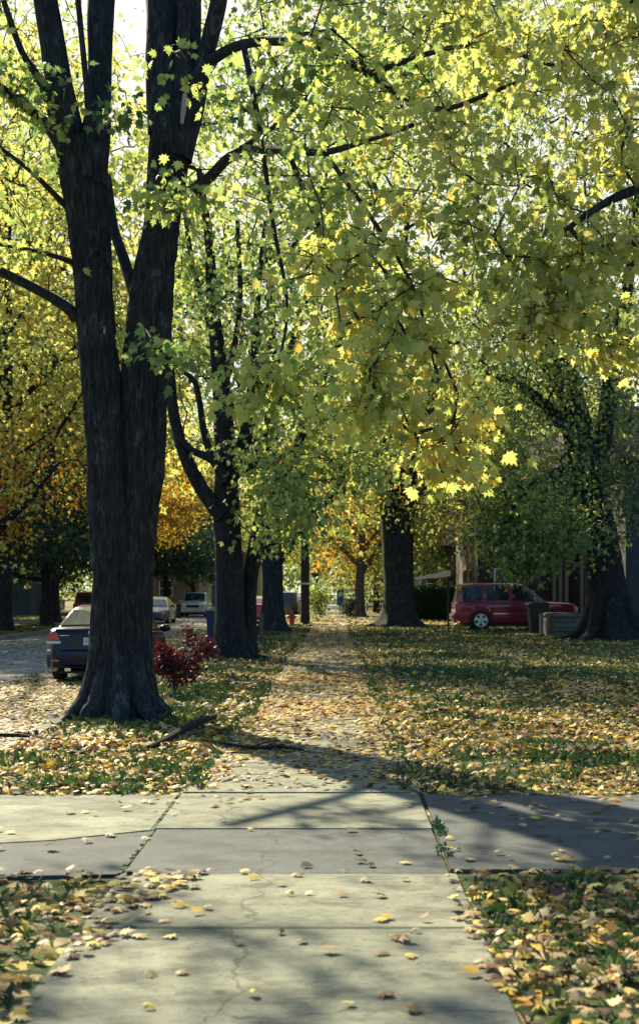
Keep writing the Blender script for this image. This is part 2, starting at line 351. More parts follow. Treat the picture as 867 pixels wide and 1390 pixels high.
def crown_leaves(C, Dirs, per, spread, size, tpl, rg, vbias=None, droop=0.75):
    """leaf sprays around twig ends C"""
    n = len(C)*per; idx = np.repeat(np.arange(len(C)), per)
    t = rg.uniform(-0.15, 1.0, n)
    off = rg.normal(0, 1, (n,3))*np.array([1,1,0.6])*spread[idx][:,None]
    Pp = C[idx]-Dirs[idx]*(t*spread[idx]*1.6)[:,None]+off
    T = norm(off)*0.7+Dirs[idx]*0.3+rg.normal(0,0.35,(n,3))+np.array([0,0,-droop])
    Nn = rg.normal(0,0.5,(n,3))+np.array([-0.38,0.52,0.42])
    sz = size*rg.uniform(0.5,1.35,n)
    V, F, k = leaf_geo(Pp, T, Nn, sz, tpl, rg, 0.5)
    vb = rg.uniform(0.15,0.85,len(C)) if vbias is None else vbias
    v = np.clip(vb[idx]+rg.normal(0,0.13,n), 0, 1)
    return V, F, np.repeat(v, k)
def grow(skel, skr, C, rg, step=0.45, sag=0.12, pen=0.25):
    """connect every cluster to the nearest grown node; returns edges and twig directions"""
    nodes = list(np.asarray(skel)); par = [-1]*len(nodes); root_n = len(nodes)
    buf = np.zeros((root_n+len(C)*14, 3)); buf[:root_n] = skel; cnt = root_n
    d0 = np.array([np.min(np.linalg.norm(skel-c, axis=1)) for c in C]); order = np.argsort(d0)
    dirs = np.zeros((len(C),3)); parent = np.full(len(buf), -1)
    for ci in order:
        c = C[ci]; d = buf[:cnt]-c; dist = np.linalg.norm(d, axis=1)+pen*np.maximum(d[:,2], 0)
        j = int(np.argmin(dist)); p = buf[j]; L = np.linalg.norm(c-p)
        k = int(min(12, max(1, math.ceil(L/step)))); prev = j
        side = rg.normal(0,1,3)*L*0.07
        for s in range(1, k+1):
            t = s/k; q = p+(c-p)*t+side*math.sin(math.pi*t)+np.array([0,0,sag*L*math.sin(math.pi*t)])
            if s < k: q = q+rg.normal(0,0.03*min(1.5, L),3)
            buf[cnt] = q; parent[cnt] = prev; prev = cnt; cnt += 1
        dirs[ci] = norm(c-buf[parent[cnt-1]])
    w_ = np.zeros(cnt); w_[root_n:] = 0
    is_leaf = np.ones(cnt, bool); is_leaf[parent[root_n:cnt][parent[root_n:cnt] >= 0]] = False
    w_[is_leaf] = 1
    for i in range(cnt-1, root_n-1, -1): w_[parent[i]] += w_[i]
    e = np.arange(root_n, cnt); A = buf[parent[e]]; B = buf[e]
    return A, B, w_[e], w_[parent[e]], parent[e] < root_n, dirs
def sample_ell(ells, rg, clump=0.0, cs=1.1, seed=0):
    out = []
    for c, r, n in ells:
        got = 0
        while got < n:
            q = rg.normal(0,1,(n*4,3)); q = norm(q)*(rg.uniform(0,1,(n*4,1))**0.42); p = np.asarray(c)+q*np.asarray(r)
            if clump > 0: p = p[vnoise(p/cs+50, seed) > clump*rg.uniform(0.75,1.25,len(p))]
            p = p[:n-got]; out.append(p); got += len(p)
    return np.concatenate(out)
def ell(px, py, D, rpx, rpy, rd, n): return (P(px,py,D), (rpx/FPX*D, rd, rpy/FPX*D), n)

def bark_disp(seed, amp=0.03, base_z=0.0, flare=0.0, fz=0.55, lobes=6):
    ph = seed*1.7
    def f(pts, a, rr):
        z = pts[:,2][:,None]-base_z+0*a[None,:]; A = a[None,:]+0*z
        cx, sx = np.cos(A), np.sin(A)
        q = np.stack([cx*5, sx*5, z*1.5], -1).reshape(-1,3)
        g = vnoise(q*1.9+seed, seed).reshape(A.shape); ridge = 1-np.abs(2*g-1)
        g2 = vnoise(q*np.array([4.0,4.0,2.2])+seed, seed+3).reshape(A.shape); ridge2 = 1-np.abs(2*g2-1)
        lump = vnoise(np.stack([cx*1.3, sx*1.3, z*0.6], -1).reshape(-1,3)+seed, seed+7).reshape(A.shape)-0.5
        r = rr*(1+0.13*lump)+np.minimum(amp, rr*0.12)*(ridge**1.6*1.1+ridge2*0.7-0.8)
        if flare:
            lobe = np.clip(np.cos(A*lobes/1.0+ph)*0.5+0.5, 0, 1)**1.5*0.8+0.35*np.clip(np.cos(A*3+ph*2), 0, 1)
            r = r+flare*(0.35+lobe)*np.exp(-np.clip(z,0,None)/fz*1.6)*rr*1.0
        return r
    return f
def limb(pix, D, n=12, per=5, dD=None, disp=None, wscale=1.0):
    """pix rows (x, y, width px); D scalar or list"""
    Ds = [D]*len(pix) if np.isscalar(D) else D
    pts = [P(x,y,d) for (x,y,_),d in zip(pix,Ds)]; rad = [w_/FPX*d*0.5*wscale for (_,_,w_),d in zip(pix,Ds)]
    return catmull(pts, rad, per)

def roots(base, r, n, seed, reach=2.1):
    rg = np.random.default_rng(seed); out = []
    for i in range(n):
        a = 2*math.pi*(i+rg.uniform(-.25,.25))/n; k = rg.uniform(.8,1.25); a2 = a+rg.uniform(-.3,.3)
        d = np.array([math.cos(a), math.sin(a), 0]); e = np.array([math.cos(a2), math.sin(a2), 0])
        out.append(catmull([base+d*r*.55+(0,0,r*1.5*k), base+d*r*.9+(0,0,r*.55*k), base+d*r*1.35+(0,0,r*.16), base+(d*.4+e*.6)*r*reach*k*.92+(0,0,.0), base+e*r*reach*k*1.15-(0,0,.09)], [r*.30, r*.30, r*.2, r*.13, r*.05], 7))
    return out
def make_tree(name, base, label, limbs, ells, leafmat, barkmat, size, per, tpl, seed, group=None, clump=0.42, cs=1.0, spread=0.28, cat='tree',
              trunk_n=24, twig_r=0.006, disp_amp=0.02, flare=0.5, colorfn=None, hires=None, keep=None, sag=0.12, skel_from=0.25, extra=None):
    rg = np.random.default_rng(seed); base = np.asarray(base, float)
    root = empty(name, base, label, cat, group)
    Vs, Fs, nb = [], [], 0; sk, skr = [], []
    for li, (pts, rad) in enumerate(limbs):
        n = trunk_n if rad[0] > 0.12 and len(pts) > 20 else 12
        if hires and li < hires: n = 220
        d = bark_disp(seed+li, disp_amp, base[2], flare if pts[0][2] < base[2]+0.6 else 0)
        V, F = tube_np(pts, rad, n, d); Vs.append(V); Fs.append(F+nb); nb += len(V)
        if li >= 0:
            s = len(pts) if pts[0][2] > base[2]+0.8 else int(len(pts)*(1-skel_from))
            sk.append(pts[len(pts)-s:]); skr.append(rad[len(pts)-s:])
    np_mesh('trunk', np.concatenate(Vs)-base, np.concatenate(Fs), barkmat, root, smooth=True)
    sk = np.concatenate(sk); skr = np.concatenate(skr)
    C = sample_ell(ells, rg, clump, cs, seed)
    if keep is not None: C = C[keep(C)]
    A, B, wb, wa, isroot, dirs = grow(sk, skr, C, rg, sag=sag)
    rb = twig_r*np.power(wb, 0.42); ra = np.where(isroot, rb*1.15, twig_r*np.power(np.minimum(wa, wb*3), 0.42))
    V1, F1 = prisms(A, B, ra, rb, 5)
    V1 = [V1]; F1 = [F1]; nb = len(V1[0])
    if tpl is T_HI:      # short side twigs inside each spray
        k = 4; idx = np.repeat(np.arange(len(C)), k)
        st = C[idx]-dirs[idx]*(rg.uniform(0,1,(len(idx),1))*spread*1.5)
        en = st+(rg.normal(0,1,(len(idx),3))*np.array([1,1,0.6])+dirs[idx]*0.6)*spread*1.1
        a_, b_ = prisms(st, en, np.full(len(st), twig_r*0.8), np.full(len(st), twig_r*0.3), 4); V1.append(a_); F1.append(b_+nb)
    np_mesh('branchwork', np.concatenate(V1)-base, np.concatenate(F1), M['twig'] if barkmat is not M['bark_grey'] else barkmat, root)
    sp = spread*rg.uniform(0.7,1.3,len(C)); vb = colorfn(C, rg) if colorfn else None
    V, F, v = crown_leaves(C, dirs, per, sp, size, tpl, rg, vb)
    np_mesh('crown', V-base, F, leafmat, root, v)
    return root
def copy_tree(o, loc, rz=0, s=1.0, label=None, group=None):
    c = o.copy(); col.objects.link(c); c.location = loc; c.rotation_euler.z = rz; c.scale = (s,s,s)
    if label: c['label'] = label
    if group: c['group'] = group
    for ch in [q for q in bpy.data.objects if q.parent == o]:
        d = ch.copy(); col.objects.link(d); d.parent = c
        for g in [q for q in bpy.data.objects if q.parent == ch]:
            e = g.copy(); col.objects.link(e); e.parent = d
    return c

# ================================================================== SETTING
KX = -3.35            # near kerb
FX = -12.0            # far kerb
PL, PR = -1.2, 0.68   # footpath edges
DY0, DY1 = 7.4, 10.45 # crossing drive
SZ = -0.14
def hgt(x, y):
    x = np.asarray(x, float); y = np.asarray(y, float)
    p = np.stack([x.ravel(), y.ravel()], -1)
    b = (fbm(p*0.55, 3, 5).reshape(x.shape)-0.45)*0.13+(vnoise(p*2.3, 9).reshape(x.shape)-0.5)*0.03
    dx = np.maximum(np.maximum(PL-x, x-PR), 0); dy = np.maximum(np.maximum(DY0-y, y-DY1), 0)
    dk = np.minimum(np.abs(x-KX), np.abs(x-FX))
    k = np.clip(np.minimum(np.minimum(dx, dy), dk)/0.6, 0, 1)
    fade = np.clip((90-y)/40, 0, 1)
    return (b+0.015)*k*fade-0.012*(1-k)
def lawn(name, xs, ys):
    X, Y = np.meshgrid(xs, ys); Z = hgt(X, Y); V = np.stack([X,Y,Z], -1).reshape(-1,3)
    n = len(xs); i = np.arange(len(ys)-1)[:,None]*n+np.arange(n-1)[None,:]
    F = np.stack([i, i+1, i+n+1, i+n], -1).reshape(-1,4)
    return tag(np_mesh(name, V, F, M['lawn'], smooth=True), kind='structure')
ysg = np.concatenate([np.arange(-20,3,2.0), np.arange(3,30,0.2), np.arange(30,90,1.0), np.arange(90,700,25)])
lawn('lawn', np.concatenate([[KX, KX+0.1], np.arange(-3.2,9,0.2), np.arange(9,40,1.5), np.arange(40,500,30)]), ysg)
lawn('far_lawn', np.concatenate([np.arange(-500,-40,30), np.arange(-40,-16,1.5), np.arange(-16,FX-0.2,0.4), [FX]]), ysg)
tag(MB().add([(FX,-20,SZ),(KX,-20,SZ),(KX,700,SZ),(FX,700,SZ)], [(0,1,2,3)]).build('road', M['road']), kind='structure')
b = MB()
for y in np.arange(-8, 120, 3.0):
    for x0, x1 in ((KX-0.15, KX+0.02), (FX-0.02, FX+0.15)): b.box(x0, x1, y+0.01, y+2.99, -0.5, 0.01)
tag(b.build('kerb', M['kerb'], bevel=0.02), kind='structure')
# footpath slabs
b = MB(); y = -1.2
edges = [-1.2, 0.3, 1.75, 3.3, 4.8, 6.26, 7.47]
for a, c in zip(edges[:-1], edges[1:]): b.box(PL, PR, a+0.008, c-0.008, -0.1, 0.02+random.uniform(-.003,.003))
y = 10.45
while y < 76:
    b.box(PL, PR, y+0.008, y+1.49, -0.1, 0.02+random.uniform(-.006,.006)); y += 1.5
y = 91
while y < 300:
    b.box(PL, PR, y+0.008, y+1.49, -0.1, 0.02); y += 1.5
tag(b.build('footpath', M['concrete'], bevel=0.006), kind='structure')
def sheet(name, poly, z, mat, th=0.06):
    return tag(MB().prism(poly, 'z', z-th, z).build(name, mat), kind='structure')
sheet('driveway', [(PL,8.9),(0.645,8.9),(0.645,10.43),(PL,10.43)], 0.018, M['concrete'])
lc = [(PL-0.03,8.86),(PL-0.03,10.4),(KX,10.35),(KX,8.25),(-2.4,8.32),(-1.8,8.5)]
sheet('driveway_apron', lc, 0.014, M['concrete'])
lc2 = [(PL,7.5),(PL,8.85),(-1.82,8.48),(-2.42,8.3),(KX,8.2),(KX,7.35),(-2,7.42)]
sheet('asphalt_patch', [(PL+0.01,7.5),(0.64,7.5),(0.64,8.885),(PL+0.01,8.885)], 0.012, M['asphalt'])
sheet('asphalt_apron', lc2, 0.009, M['asphalt'])
sheet('asphalt_drive', [(0.66,7.62),(9,7.45),(9,10.3),(0.69,10.42)], 0.012, M['asphalt'])
sheet('front_walk', [(2.2,13.4),(9,13.4),(9,13.75),(2.2,13.75)], 0.035, M['concrete'])
sheet('far_drive', [(KX,76.5),(9,76.5),(9,79),(KX,79)], 0.03, M['concrete'])
sheet('far_drive', [(KX,83),(30,83),(30,90.5),(KX,90.5)], 0.03, M['concrete'])
sheet('side_street', [(-60,66),(FX,66),(FX,74),(-60,74)], 0.03, M['road'])
sheet('parking_drive', [(3.2,52.2),(22,52.2),(22,57),(3.2,57)], 0.03, M['concrete'])
# mossy joints
xs = np.linspace(7.5, 10.4, 30)
b = MB()
for x0, ya, yb, wd in ((PL-0.015, 7.5, 10.4, 0.022),):
    for i in range(28):
        y0 = ya+(yb-ya)*i/28; y1 = ya+(yb-ya)*(i+1)/28; wv = wd*random.uniform(0.5,1.5)
        wv *= 0.6
        if random.random() < 0.75: b.box(x0-wv, x0+wv, y0, y1-random.uniform(0,.05), 0.0, 0.012+random.uniform(0,0.008))
b.box(PL+0.02, PR-0.02, 6.25, 6.27, 0.0, 0.019)
tag(b.build('moss', M['moss']), 'dark moss filling the joints of the pavement', 'moss', kind='stuff')

# ---- ground leaves
def gz(x, y):
    z = hgt(x, y)
    z = np.where((x < KX) & (x > FX), SZ, z)
    z = np.where((x > PL) & (x < PR), 0.022, z)
    z = np.where((y > DY0) & (y < DY1) & (x > KX), 0.02, z)
    return z
def scatter(n, x0, x1, y0, y1, densfn):
    x = rng.uniform(x0,x1,n); y = rng.uniform(y0,y1,n); k = rng.uniform(0,1,n) < densfn(x,y); x, y = x[k], y[k]
    ok = np.abs(x) < 0.29*y+2.2
    return x[ok], y[ok]
def dens(x, y):
    p = np.stack([x,y],-1); c = fbm(p*0.8, 3, 21); c2 = vnoise(p*3.1, 33)
    edge = 0.12*(vnoise(p*1.7, 3)-0.5); enc = np.where(y > 10.6, 0.32*fbm(p*1.3, 2, 44), 0.0)
    path = (x > PL+edge+0.05+enc) & (x < PR+edge-0.05-enc); drive = (y > DY0+edge*1.5) & (y < DY1+edge) & (x > KX)
    d = np.clip((c-0.28)*3.0, 0.25, 1)*np.clip(c2*1.6, 0.5, 1)
    pt = np.clip((fbm(p*np.array([0.35,0.6]), 3, 91)-0.44)*8, 0.14, 1)
    d = np.where(y > 12, d*pt, d); d = np.where(y > 26, d*0.75, d)
    dp = np.clip((y-10.3)/2.6, 0.08, 1)*np.clip((c-0.25)*3.6, 0.25, 1.0)*np.where(y < 17, 0.75, 1.0)
    ed_ = np.minimum(np.abs(x-PL), np.abs(x-PR)) < 0.38
    d = np.where(ed_ & (y > 10.6), np.maximum(d, 0.75), d)
    d = np.where(path & ~ed_ | path & (y < 11), dp, d)
    d = np.where(path & (y < DY0), 0.028+0.14*np.clip((PL+0.5-x)*2,0,1)*np.clip((y-5.8),0,1)+0.05*np.clip((x-0.2)*3,0,1), d)
    d = np.where(drive, 0.02+0.06*(c > 0.56), d)
    pile = path & (y < DY0+0.1) & (y > 5.0) & (x < PL+0.42*np.clip((y-5.0)/2.0,0,1)*(0.6+0.8*vnoise(p*2.7, 12)))
    d = np.where(pile, 0.8, d)
    db = ((np.abs(y-DY0+0.02) < 0.13) | (np.abs(y-DY1-0.02) < 0.12)) & ((x < PL-0.1) | (x > PR+0.1)) & (x > KX)
    d = np.where(db & (c2 > 0.3), 0.85, d)
    road = (x < KX) & (x > FX)
    d = np.where(road, np.where(x > -6.4+edge*8, 0.75*np.clip(c*1.6,0.3,1), 0.06), d)
    d = np.where(x <= FX, 0.45*d, d)
    return d
parts_v, parts_f, parts_a, nb = [], [], [], 0
hump = 0.0
for (n, x0, x1, y0, y1, tpl, s0) in ((27000,-5.0,5.2,3.2,13,T_HI,0.072), (95000,-8,9,13,26,T_MID,0.098), (125000,-16,16,26,60,T_LO,0.125), (45000,-24,24,60,100,T_KITE,0.2)):
    x, y = scatter(n, x0, x1, y0, y1, dens); m = len(x)
    z = gz(x, y); onl = (z != 0.022) & (z != 0.02) & (x > KX)
    z = z+0.012+rng.uniform(0,1,m)*np.where(onl, 0.05, 0.012)
    a = rng.uniform(0,2*np.pi,m); T = np.stack([np.cos(a), np.sin(a), rng.normal(0,0.22,m)], -1)
    til = np.where(onl, 0.45, 0.15); Nn = rng.normal(0,1,(m,3))*til[:,None]+np.array([0,0,1])
    V, F, k = leaf_geo(np.stack([x,y,z],-1), T, Nn, s0*rng.uniform(0.35,1.0,m)**0.7*1.25, tpl, rng, 0.9)
    V[:,2] = np.maximum(V[:,2], np.repeat(gz(x,y), k)+0.002)
    cc = fbm(np.stack([x,y],-1)*0.5, 2, 77); v = np.clip(rng.beta(1.6,1.5,m)*1.0+(cc-0.5)*0.5, 0, 1); v = np.where(y < 11.5, v*0.9, v)
    parts_v.append(V); parts_f.append(F+nb); nb += len(V); parts_a.append(np.repeat(v,k))
tag(np_mesh('fallen_leaves', np.concatenate(parts_v), np.concatenate(parts_f), M['fallen'], v=np.concatenate(parts_a)),
    'dry tan, yellow and orange leaves scattered over lawn and pavement', 'fallen leaves', kind='stuff')
# ---- grass
def gdens(x, y):
    p = np.stack([x,y],-1); c = fbm(p*0.7, 3, 61)
    d = np.clip((c-0.3)*3, 0.15, 1)
    enc = np.where(y > 10.6, 0.34*fbm(p*1.3, 2, 44)-0.04, -0.02)
    ok = ((x < PL+enc) | (x > PR-enc)) & ~((y > DY0-0.02) & (y < DY1+0.02)) & (x > KX+0.03) | (x < FX-0.1)
    return np.where(ok, d, 0)
Vv, Ff, Aa, nb = [], [], [], 0
for (n, x0, x1, y0, y1, hh, ww) in ((66000,-5,5.2,3.2,13,0.062,0.0035), (115000,-3.3,9,13,28,0.065,0.007), (150000,-16,16,28,62,0.075,0.016)):
    x, y = scatter(n, x0, x1, y0, y1, gdens); m = len(x); z = np.where((x > PL) & (x < PR), 0.018, hgt(x,y)-0.005)
    a = rng.uniform(0,2*np.pi,m); wv = np.stack([np.cos(a),np.sin(a),0*a],-1)*ww*rng.uniform(0.6,1.3,m)[:,None]
    h = hh*rng.uniform(0.4,1.4,m)*np.where(vnoise(np.stack([x,y],-1)*2.5,8) > 0.7, 1.5, 1.0)
    up = norm(rng.normal(0,0.38,(m,3))+np.array([0,0,1]))*h[:,None]; b0 = np.stack([x,y,z],-1)
    bend = rng.normal(0,0.4,(m,3))*h[:,None]*np.array([1,1,0])
    V = np.stack([b0-wv, b0+wv, b0+up*0.6+wv*0.7, b0+up+bend], 1).reshape(-1,3)
    F = (np.array([(0,1,2),(0,2,3)])[None]+(np.arange(m)*4)[:,None,None]).reshape(-1,3)
    Vv.append(V); Ff.append(F+nb); nb += len(V); Aa.append(np.repeat(rng.uniform(0,1,m),4))
tag(np_mesh('grass', np.concatenate(Vv), np.concatenate(Ff), M['grass'], v=np.concatenate(Aa)), 'short green lawn grass showing between the leaves', 'grass', kind='stuff')

# ================================================================== TREES
# 1. big twin stemmed maple
D1 = 16.8
b1 = P(163, 975, D1); b1[2] = 0.0
hi = 30
left_stem = limb([(160,985,100),(158,940,84),(158,880,72),(157,780,62),(150,690,64),(147,630,58),(139,532,55),(130,431,53),(127,380,52),(121,304,56),(110,220,62),(104,190,54)], D1, per=hi, wscale=0.93)
right_stem = limb([(182,985,84),(179,940,68),(177,880,60),(180,780,58),(185,690,62),(192,630,64),(196,532,64),(204,431,60),(208,380,56),(220,304,48),(230,203,56),(233,150,58)], D1+0.1, per=hi, wscale=0.93)
limbs1 = [left_stem, right_stem,
    limb([(106,235,46),(92,170,36),(78,101,33),(62,0,30),(40,-130,26),(20,-300,20)], [D1,D1,D1-.1,D1-.2,D1-.5,D1-1], per=5),
    limb([(122,250,48),(132,170,36),(136,101,30),(138,0,36),(150,-140,28),(165,-330,20)], [D1,D1,D1+.1,D1+.2,D1+.6,D1+1], per=5),
    limb([(118,240,14),(122,190,9),(116,101,8),(106,0,8),(98,-80,6)], [D1-.25,D1-.3,D1-.35,D1-.4,D1-.5], per=4),
    limb([(228,180,52),(220,101,42),(222,0,44),(215,-150,34),(200,-340,22)], [D1+.1,D1+.1,D1+.2,D1+.6,D1+1.2], per=5),
    limb([(240,190,30),(252,101,32),(258,0,30),(262,-150,24),(270,-350,16)], [D1+.05,D1,D1-.1,D1-.4,D1-1], per=5),
    limb([(243,215,36),(262,150,28),(274,101,22),(293,20,22),(310,-60,20),(350,-200,15)], [D1,D1,D1-.1,D1-.3,D1-.6,D1-1.4], per=5),
    limb([(104,432,18),(92,418,16),(60,398,14),(0,368,13),(-80,330,11)], [D1,D1-.1,D1-.3,D1-.6,D1-1], per=5),
    limb([(96,225,18),(66,172,15),(30,140,13),(0,117,12),(-60,60,9)], [D1,D1-.1,D1-.4,D1-.7,D1-1.2], per=5),
    limb([(80,180,14),(55,110,11),(30,70,9),(5,0,8)], [D1,D1-.2,D1-.5,D1-.8], per=4),
    limb([(100,290,9),(84,274,8),(45,235,6),(0,200,5)], [D1,D1-.1,D1-.5,D1-.9], per=4),
    limb([(104,362,9),(96,355,8),(55,342,5),(0,332,4)], [D1,D1-.1,D1-.4,D1-.7], per=4),
    limb([(196,430,22),(183,396,18),(168,350,14),(154,306,13),(146,240,10)], [D1+.1,D1+.2,D1+.4,D1+.6,D1+.8], per=4),
    limb([(238,280,20),(262,258,17),(285,240,14),(312,213,13),(345,203,11),(390,204,10),(440,207,9),(500,190,7),(560,170,6)], [D1,D1-.1,D1-.3,D1-.7,D1-1.1,D1-1.7,D1-2.3,D1-3,D1-3.6], per=5),
    limb([(312,215,9),(345,190,8),(362,180,6),(420,130,5)], [D1-.7,D1-1,D1-1.2,D1-2], per=4),
    limb([(275,90,16),(330,60,13),(420,60,11),(500,100,10),(586,148,8),(672,123,6),(712,106,4)], [D1-.1,D1-.8,D1-1.8,D1-2.6,D1-3.4,D1-4,D1-4.2], per=5),
    limb([(390,204,8),(430,300,7),(470,400,6),(520,500,5),(560,590,3)], [D1-1.7,D1-2.4,D1-3,D1-3.6,D1-4.2], per=6),
    limb([(440,207,7),(500,290,6),(560,390,5),(590,500,3)], [D1-2.3,D1-3,D1-3.6,D1-4], per=6),
    limb([(330,60,9),(350,160,7),(370,300,6),(390,420,4),(370,520,3)], [D1-.8,D1-1.6,D1-2.2,D1-2.8,D1-3], per=6),
    limb([(500,100,8),(640,60,7),(760,90,5),(840,70,4)], [D1-2.6,D1-3.4,D1-4,D1-4.4], per=5),
]
ells1 = [ell(460,90,14.3,210,130,1.9,46), ell(430,270,13.9,150,110,1.5,32), ell(480,410,12.6,125,100,0.8,30), ell(560,540,12.0,80,95,0.6,31),
         ell(370,500,13.2,115,60,0.7,16), ell(605,630,12.4,40,55,0.5,10), ell(620,350,13.2,70,90,0.9,10), ell(700,60,13,180,100,1.4,18), ell(270,60,15,60,70,1.0,14),
         ell(20,130,16,50,110,0.9,16), ell(15,330,16.2,40,60,0.8,5), ell(222,480,15.4,14,30,0.3,5), ell(235,20,15.6,20,10,0.2,4), ell(235,270,15.6,24,26,0.3,7), ell(170,170,15.9,20,14,0.2,3),
         ((-6.2,12.8,7.6),(2.2,2.8,2.2),90)]  # unseen leaf mass off the left edge, added to shade the foreground paving
def col1(C, rg): # yellower to the right, greener near the stems and low inside
    px = HX+C[:,0]/C[:,1]*FPX
    return np.clip(0.54+0.15*np.tanh((px-450)/140)+0.7*(fbm(C*0.7,2,4)-0.5)+rg.normal(0,0.09,len(C)), 0.05, 0.80)
def keep1(C):
    px = HX+C[:,0]/C[:,1]*FPX; py = HY-(C[:,2]-CH)/C[:,1]*FPX; rr = np.random.default_rng(5).uniform(0,1,len(C))
    return ~((px > 185) & (px < 320) & (py > -20) & (py < 240) & (rr < 0.8))
limbs1 += roots(b1, .43, 9, 2, 1.4)
make_tree('maple_tree', b1, 'big twin-stemmed maple nearest the camera, on the grass verge left of the path', limbs1, ells1, M['leaf_near'], M['bark'],
          0.112, 24, T_HI, 3, keep=keep1, clump=0.46, cs=0.7, spread=0.2, trunk_n=48, hires=2, disp_amp=0.045, flare=0.30, colorfn=col1, twig_r=0.0065, skel_from=0.6)
# knots on the big stem
big = bpy.data.objects['maple_tree']
for (x, y, r0) in ((145, 470, 0.055), (128, 525, 0.06), (134, 345, 0.05)):
    c = P(x, y, D1-0.26)-b1; mb = MB(); vs, fs = [], []; n = 18
    prof = [(1.5,0.07),(1.15,-0.01),(0.95,-0.03),(0.7,-0.01),(0.45,0.02),(0.1,0.03)]
    for k, (q, dy) in enumerate(prof):
        for i in range(n):
            a = 2*math.pi*i/n; vs.append((c[0]+q*r0*0.8*math.cos(a), c[1]+dy, c[2]+q*r0*math.sin(a)))
    for k in range(len(prof)-1):
        for i in range(n): fs.append((k*n+i, k*n+(i+1)%n, (k+1)*n+(i+1)%n, (k+1)*n+i))
    mb.add(vs, fs).build('knot', M['bark'], big, smooth=True)
c0 = [P(251,128,D1-0.24)-b1, P(249,150,D1-0.245)-b1, P(247,168,D1-0.245)-b1]
MB().tube(c0, [0.03,0.035,0.02], 8).build('bare_wood_scar', M['bare_wood'], big, smooth=True)

# 2. overhanging tree with its trunk outside the frame on the right
b2 = np.array([5.6, 12.2, 0.0])
def up(pts, rad, per=5): return catmull(pts, rad, per)
limbs2 = [up([b2+(0,0,-.1), b2+(0,0,1.2), b2+(-.1,0,3), b2+(-.1,.1,5.5), b2+(0,.3,9), b2+(.2,.4,13)], [.42,.34,.30,.26,.18,.08]),
    up([b2+(-.1,0,4.2), b2+(-1,-.1,5.6), b2+(-2.2,-.2,6.6), b2+(-3.6,-.2,7.2), b2+(-5.0,-.1,7.3)], [.16,.12,.09,.06,.03]),
    up([b2+(-.1,0,3.4), b2+(-.9,-.2,4.6), b2+(-1.9,-.3,5.2), b2+(-2.9,-.3,5.2), b2+(-3.6,-.3,4.8)], [.12,.09,.07,.045,.02]),
    up([b2+(0,0,5.8), b2+(-1.2,.4,7.6), b2+(-2.8,.8,8.8), b2+(-4.2,1.0,9.6)], [.14,.1,.07,.03]),
    up([b2+(0,0,6.2), b2+(1.6,.2,8), b2+(3,.6,9.6)], [.14,.1,.04]), up([b2+(0,0,5), b2+(.6,1.6,7), b2+(1,3.4,8.4)], [.12,.08,.03])]
ells2 = [ell(800,150,12.2,110,160,1.1,38), ell(770,340,12.0,120,80,0.9,27), ell(745,450,11.8,60,45,0.5,13), ell(850,440,12,50,60,0.7,12), ell(640,250,12.4,110,110,1.0,16),
         ell(700,30,12.6,200,80,1.4,16), ((6.6,12.6,8.5),(2.4,2.6,3.2),36)]
make_tree('maple_tree', b2, 'golden maple whose sunlit boughs hang in from beyond the right edge', limbs2, ells2, M['leaf_gold'], M['bark'],
          0.112, 24, T_HI, 8, clump=0.46, cs=0.7, spread=0.2, trunk_n=24, twig_r=0.005, colorfn=lambda C, rg: np.clip(0.38+0.7*(fbm(C*0.7,2,4)-0.5)+rg.normal(0,0.1,len(C)),0.05,0.95))

# 3. second tree, forked into many stems
D3 = 31.5; b3 = P(316, 893, D3); b3[2] = 0
limbs3 = [limb([(313,900,52),(312,870,42),(311,800,38),(309,730,36),(307,690,38),(306,640,30),(303,560,26),(298,500,22),(288,400,16),(284,330,12),(270,230,8)], D3, per=6),
    limb([(336,898,26),(337,860,24),(338,800,22),(346,745,20),(360,690,19),(385,640,17),(405,600,12),(430,540,8),(450,480,5)], [D3+.4]*5+[D3+.2,D3,D3-.4,D3-.8], per=6),
    limb([(303,700,26),(292,688,22),(272,660,19),(252,620,17),(240,580,15),(234,545,14),(232,500,10),(226,430,7)], D3-.2, per=6),
    limb([(307,650,22),(322,620,20),(334,590,18),(341,540,14),(346,480,11),(350,400,8),(360,300,5)], D3+.2, per=6),
    limb([(306,655,14),(290,625,12),(262,612,9),(246,595,6)], D3-.4, per=5),
    limb([(290,625,10),(278,590,9),(270,540,8),(262,515,7),(240,500,5)], D3-.3, per=5),
    limb([(315,650,12),(340,632,10),(365,628,8),(400,610,5)], D3-.4, per=5),
    limb([(300,540,12),(318,470,9),(326,400,7),(322,300,5)], D3-.2, per=5),
    limb([(303,520,12),(284,440,9),(262,360,7),(250,280,5)], D3+.3, per=5)]
ells3 = [ell(370,420,31.5,170,170,3.4,230), ell(400,620,31,110,80,2.6,110), ell(410,700,30.5,80,60,2.0,85), ell(340,220,32,190,170,3.8,190), ell(480,560,31,80,130,2.4,110),
         ell(400,0,33,260,150,4,230), ell(560,120,33,160,190,4,280), ell(255,420,32,60,150,2,40)]
colm = lambda s, m0, k=0.9: (lambda C, rg: np.clip(m0+k*(fbm(C*0.35,2,s)-0.5)+rg.normal(0,0.1,len(C)),0.02,0.98))
limbs3 += roots(b3, .40, 6, 5)
make_tree('maple_tree', b3, 'dark many-stemmed maple just behind the dark blue trash bin', limbs3, ells3, M['leaf_near'], M['bark_brown'],
          0.15, 15, T_MID, 13, clump=0.40, cs=1.1, spread=0.33, flare=0.35, disp_amp=0.02, colorfn=colm(5,0.48), twig_r=0.008, skel_from=0.6)

